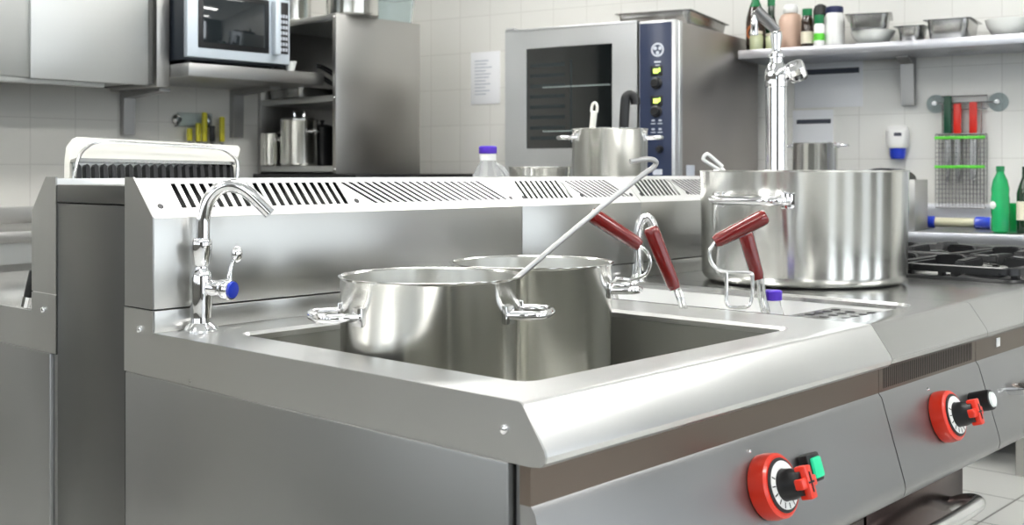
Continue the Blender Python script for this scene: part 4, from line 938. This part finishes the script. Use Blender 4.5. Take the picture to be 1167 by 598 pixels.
for u, v0, v1, mt, lb in ((1080, 109, 154, 'green', 'knife with dark green handle in the right wall rack'), (1091, 118, 154, 'redh', 'red-handled knife in the middle of the right wall rack'), (1109, 116, 154, 'redh', 'red-handled knife at the right of the right wall rack')):
    x, _, z1 = on_bw(u, v0, 1.01); z0 = on_bw(u, v1, 1.01)[2]
    t = bthing('knife', lb, 'knife', x, 1.012, z0 - .22); hh = z1 - z0
    b = MB(); b.box(-.017, .017, -.010, .010, .22, .22 + hh, .007); obj('handle', b, M[mt], t)
    b = MB(); b.prism([(-.013, .225), (.013, .225), (.013, .06), (.0, 0), (-.011, .03)], -.001, .001, 'Y'); obj('blade', b, M['tray'], t)

# counter along the back wall (right)
t = bthing('wall_counter', 'steel counter along the right-hand wall under the knife rack', 'counter', 0, 0, 0); CD = .10
b = MB(); b.box(.03, 2.6, CD, 1.055, .86, .9, .004); obj('counter_top', b, M['shelf'], t)
b = MB(); b.box(.03, 2.6, 1.035, 1.055, .9005, .985, .002); obj('upstand', b, M['shelf'], t)
b = MB(); b.box(.05, 2.6, CD + .03, 1.05, .74, .859); obj('apron', b, M['cab'], t)
b = MB(); b.box(.05, 2.6, CD + .10, 1.05, .25, .29); obj('under_shelf', b, M['unit'], t)
for x in (.07, 1.3, 2.5):
    for y in (CD + .05, 1.0):
        b = MB(); b.box(x, x + .04, y, y + .04, 0, .74, .003); obj('leg', b, M['unit'], t)
def on_counter(u, d): return on_bw(u, 260, d)[0]
# wrapped roll with blue ends
xa = on_counter(1056, .42); xb = on_counter(1129, .42)
t = bthing('film_roll', 'lying roll with blue end caps and pale middle under the knife rack', 'roll', (xa + xb) / 2, .42, .9005); hw = (xb - xa) / 2
R_ = Matrix.Translation((0, 0, .0255)) @ Matrix.Rotation(PI / 2, 4, 'Y')
b = MB(); b.lathe([(0, -hw + .02), (.019, -hw + .02), (.019, hw - .02), (0, hw - .02)], 24, R_); obj('roll_core', b, M['gold'], t)
b = MB(); b.lathe([(0, -hw), (.023, -hw), (.025, -hw + .003), (.025, -hw + .03), (.02, -hw + .034), (0, -hw + .034)], 24, R_); obj('end_cap', b, M['blue'], t)
b = MB(); b.lathe([(0, hw), (.023, hw), (.025, hw - .003), (.025, hw - .055), (.02, hw - .06), (0, hw - .06)], 24, R_); obj('end_cap', b, M['blue'], t)
# green bottles
bx_ = on_counter(1140, .20)
t = bthing('bottle', 'tall green plastic bottle with pale label on the right counter', 'bottle', bx_, .20, .9003)
b = MB(); b.lathe([(0, .006), (.022, 0), (.032, .006), (.0335, .03), (.031, .06), (.0335, .075), (.0335, .13), (.031, .145), (.033, .165), (.026, .20), (.014, .225), (.0125, .238), (0, .238)], 32); obj('body', b, M['pet'], t)
b = MB(); b.lathe([(.015, .232), (.0155, .234), (.0155, .252), (0, .253)], 20); obj('cap', b, M['greencap'], t)
b = MB(); b.sphere((-.012, -.0272, .105), .02, (.9, .35, .85), 16, Matrix.Rotation(-.2, 4, 'Z')); obj('label', b, M['bowl'], t)
t = bthing('bottle', 'short green plastic cup right of the tall green bottle', 'cup', on_counter(1158, .30), .30, .9003)
t.name = 'cup'; b = MB(); b.lathe([(0, 0), (.027, 0), (.029, .004), (.033, .11), (.031, .11), (.027, .006), (0, .006)], 28); obj('cup_body', b, M['pet'], t)
t = bthing('bottle', 'dark green bottle with cream label at the right edge of the picture', 'bottle', on_counter(1169, .20), .20, .9003)
b = MB(); b.lathe([(0, 0), (.030, 0), (.032, .005), (.032, .15), (.024, .18), (.013, .21), (.0125, .25), (0, .25)], 28); obj('body', b, M['dgreen'], t)
b = MB(); b.lathe([(.0325, .05), (.0325, .12)], 28); obj('label', b, M['label'], t)
# steel box with dark hood
xa = on_counter(1005, .14); xb = on_counter(1037, .14)
t = bthing('steel_box', 'plain steel box with dark rounded hood right of the casserole', 'container', (xa + xb) / 2, .14, .9005); hw = (xb - xa) / 2 + .02
b = MB(); b.box(-hw - .1, hw, 0, .22, .0, .20, .004); obj('box_body', b, M['unit'], t)
b = MB(); b.prism([(-hw - .08, .2005)] + [(-hw - .08 + (hw * 2 + .04) * (.5 - .5 * math.cos(a)), .2005 + .045 * math.sin(a)) for a in [PI * k / 10 for k in range(1, 10)]] + [(hw - .04, .2005)], .02, .20, 'Y'); obj('hood', b, M['iron'], t)
# stock pot behind the column
xs_ = on_counter(929, .45)
t = pot('stock_pot', 'steel pot with side handle behind the water column on the right counter', 'pot', bw(xs_, .45, .9005), .095, .355, (BW_ROT, BW_ROT + PI), hz=.97, hw=.03, ho=.05, hr=.006)

# ------------------------------------------------------------------ light, camera, view
wd = bpy.data.worlds.new('world'); SC.world = wd; wd.use_nodes = True
wd.node_tree.nodes['Background'].inputs[0].default_value = (.87, .94, 1, 1); wd.node_tree.nodes['Background'].inputs[1].default_value = 1.8
cd = bpy.data.cameras.new('camera'); co = bpy.data.objects.new('camera', cd); COL.objects.link(co); SC.camera = co
co.location = CAM; co.rotation_euler = (PI / 2, 0, YAW - PI / 2)
cd.sensor_width = 36; cd.lens = 36 * FPX / 1167; cd.shift_x = 0; cd.shift_y = -(299 - HOR) / 1167; cd.clip_start = .02
cd.dof.use_dof = True; cd.dof.focus_distance = 1.75; cd.dof.aperture_fstop = 9
SC.view_settings.view_transform = 'Standard'; SC.view_settings.look = 'None'; SC.view_settings.gamma = 1; SC.view_settings.use_curve_mapping = False
SC.view_settings.exposure = 1.4
SC.cycles.use_denoising = True; SC.cycles.max_bounces = 10; SC.cycles.glossy_bounces = 6; SC.cycles.caustics_reflective = False; SC.cycles.sample_clamp_indirect = 6
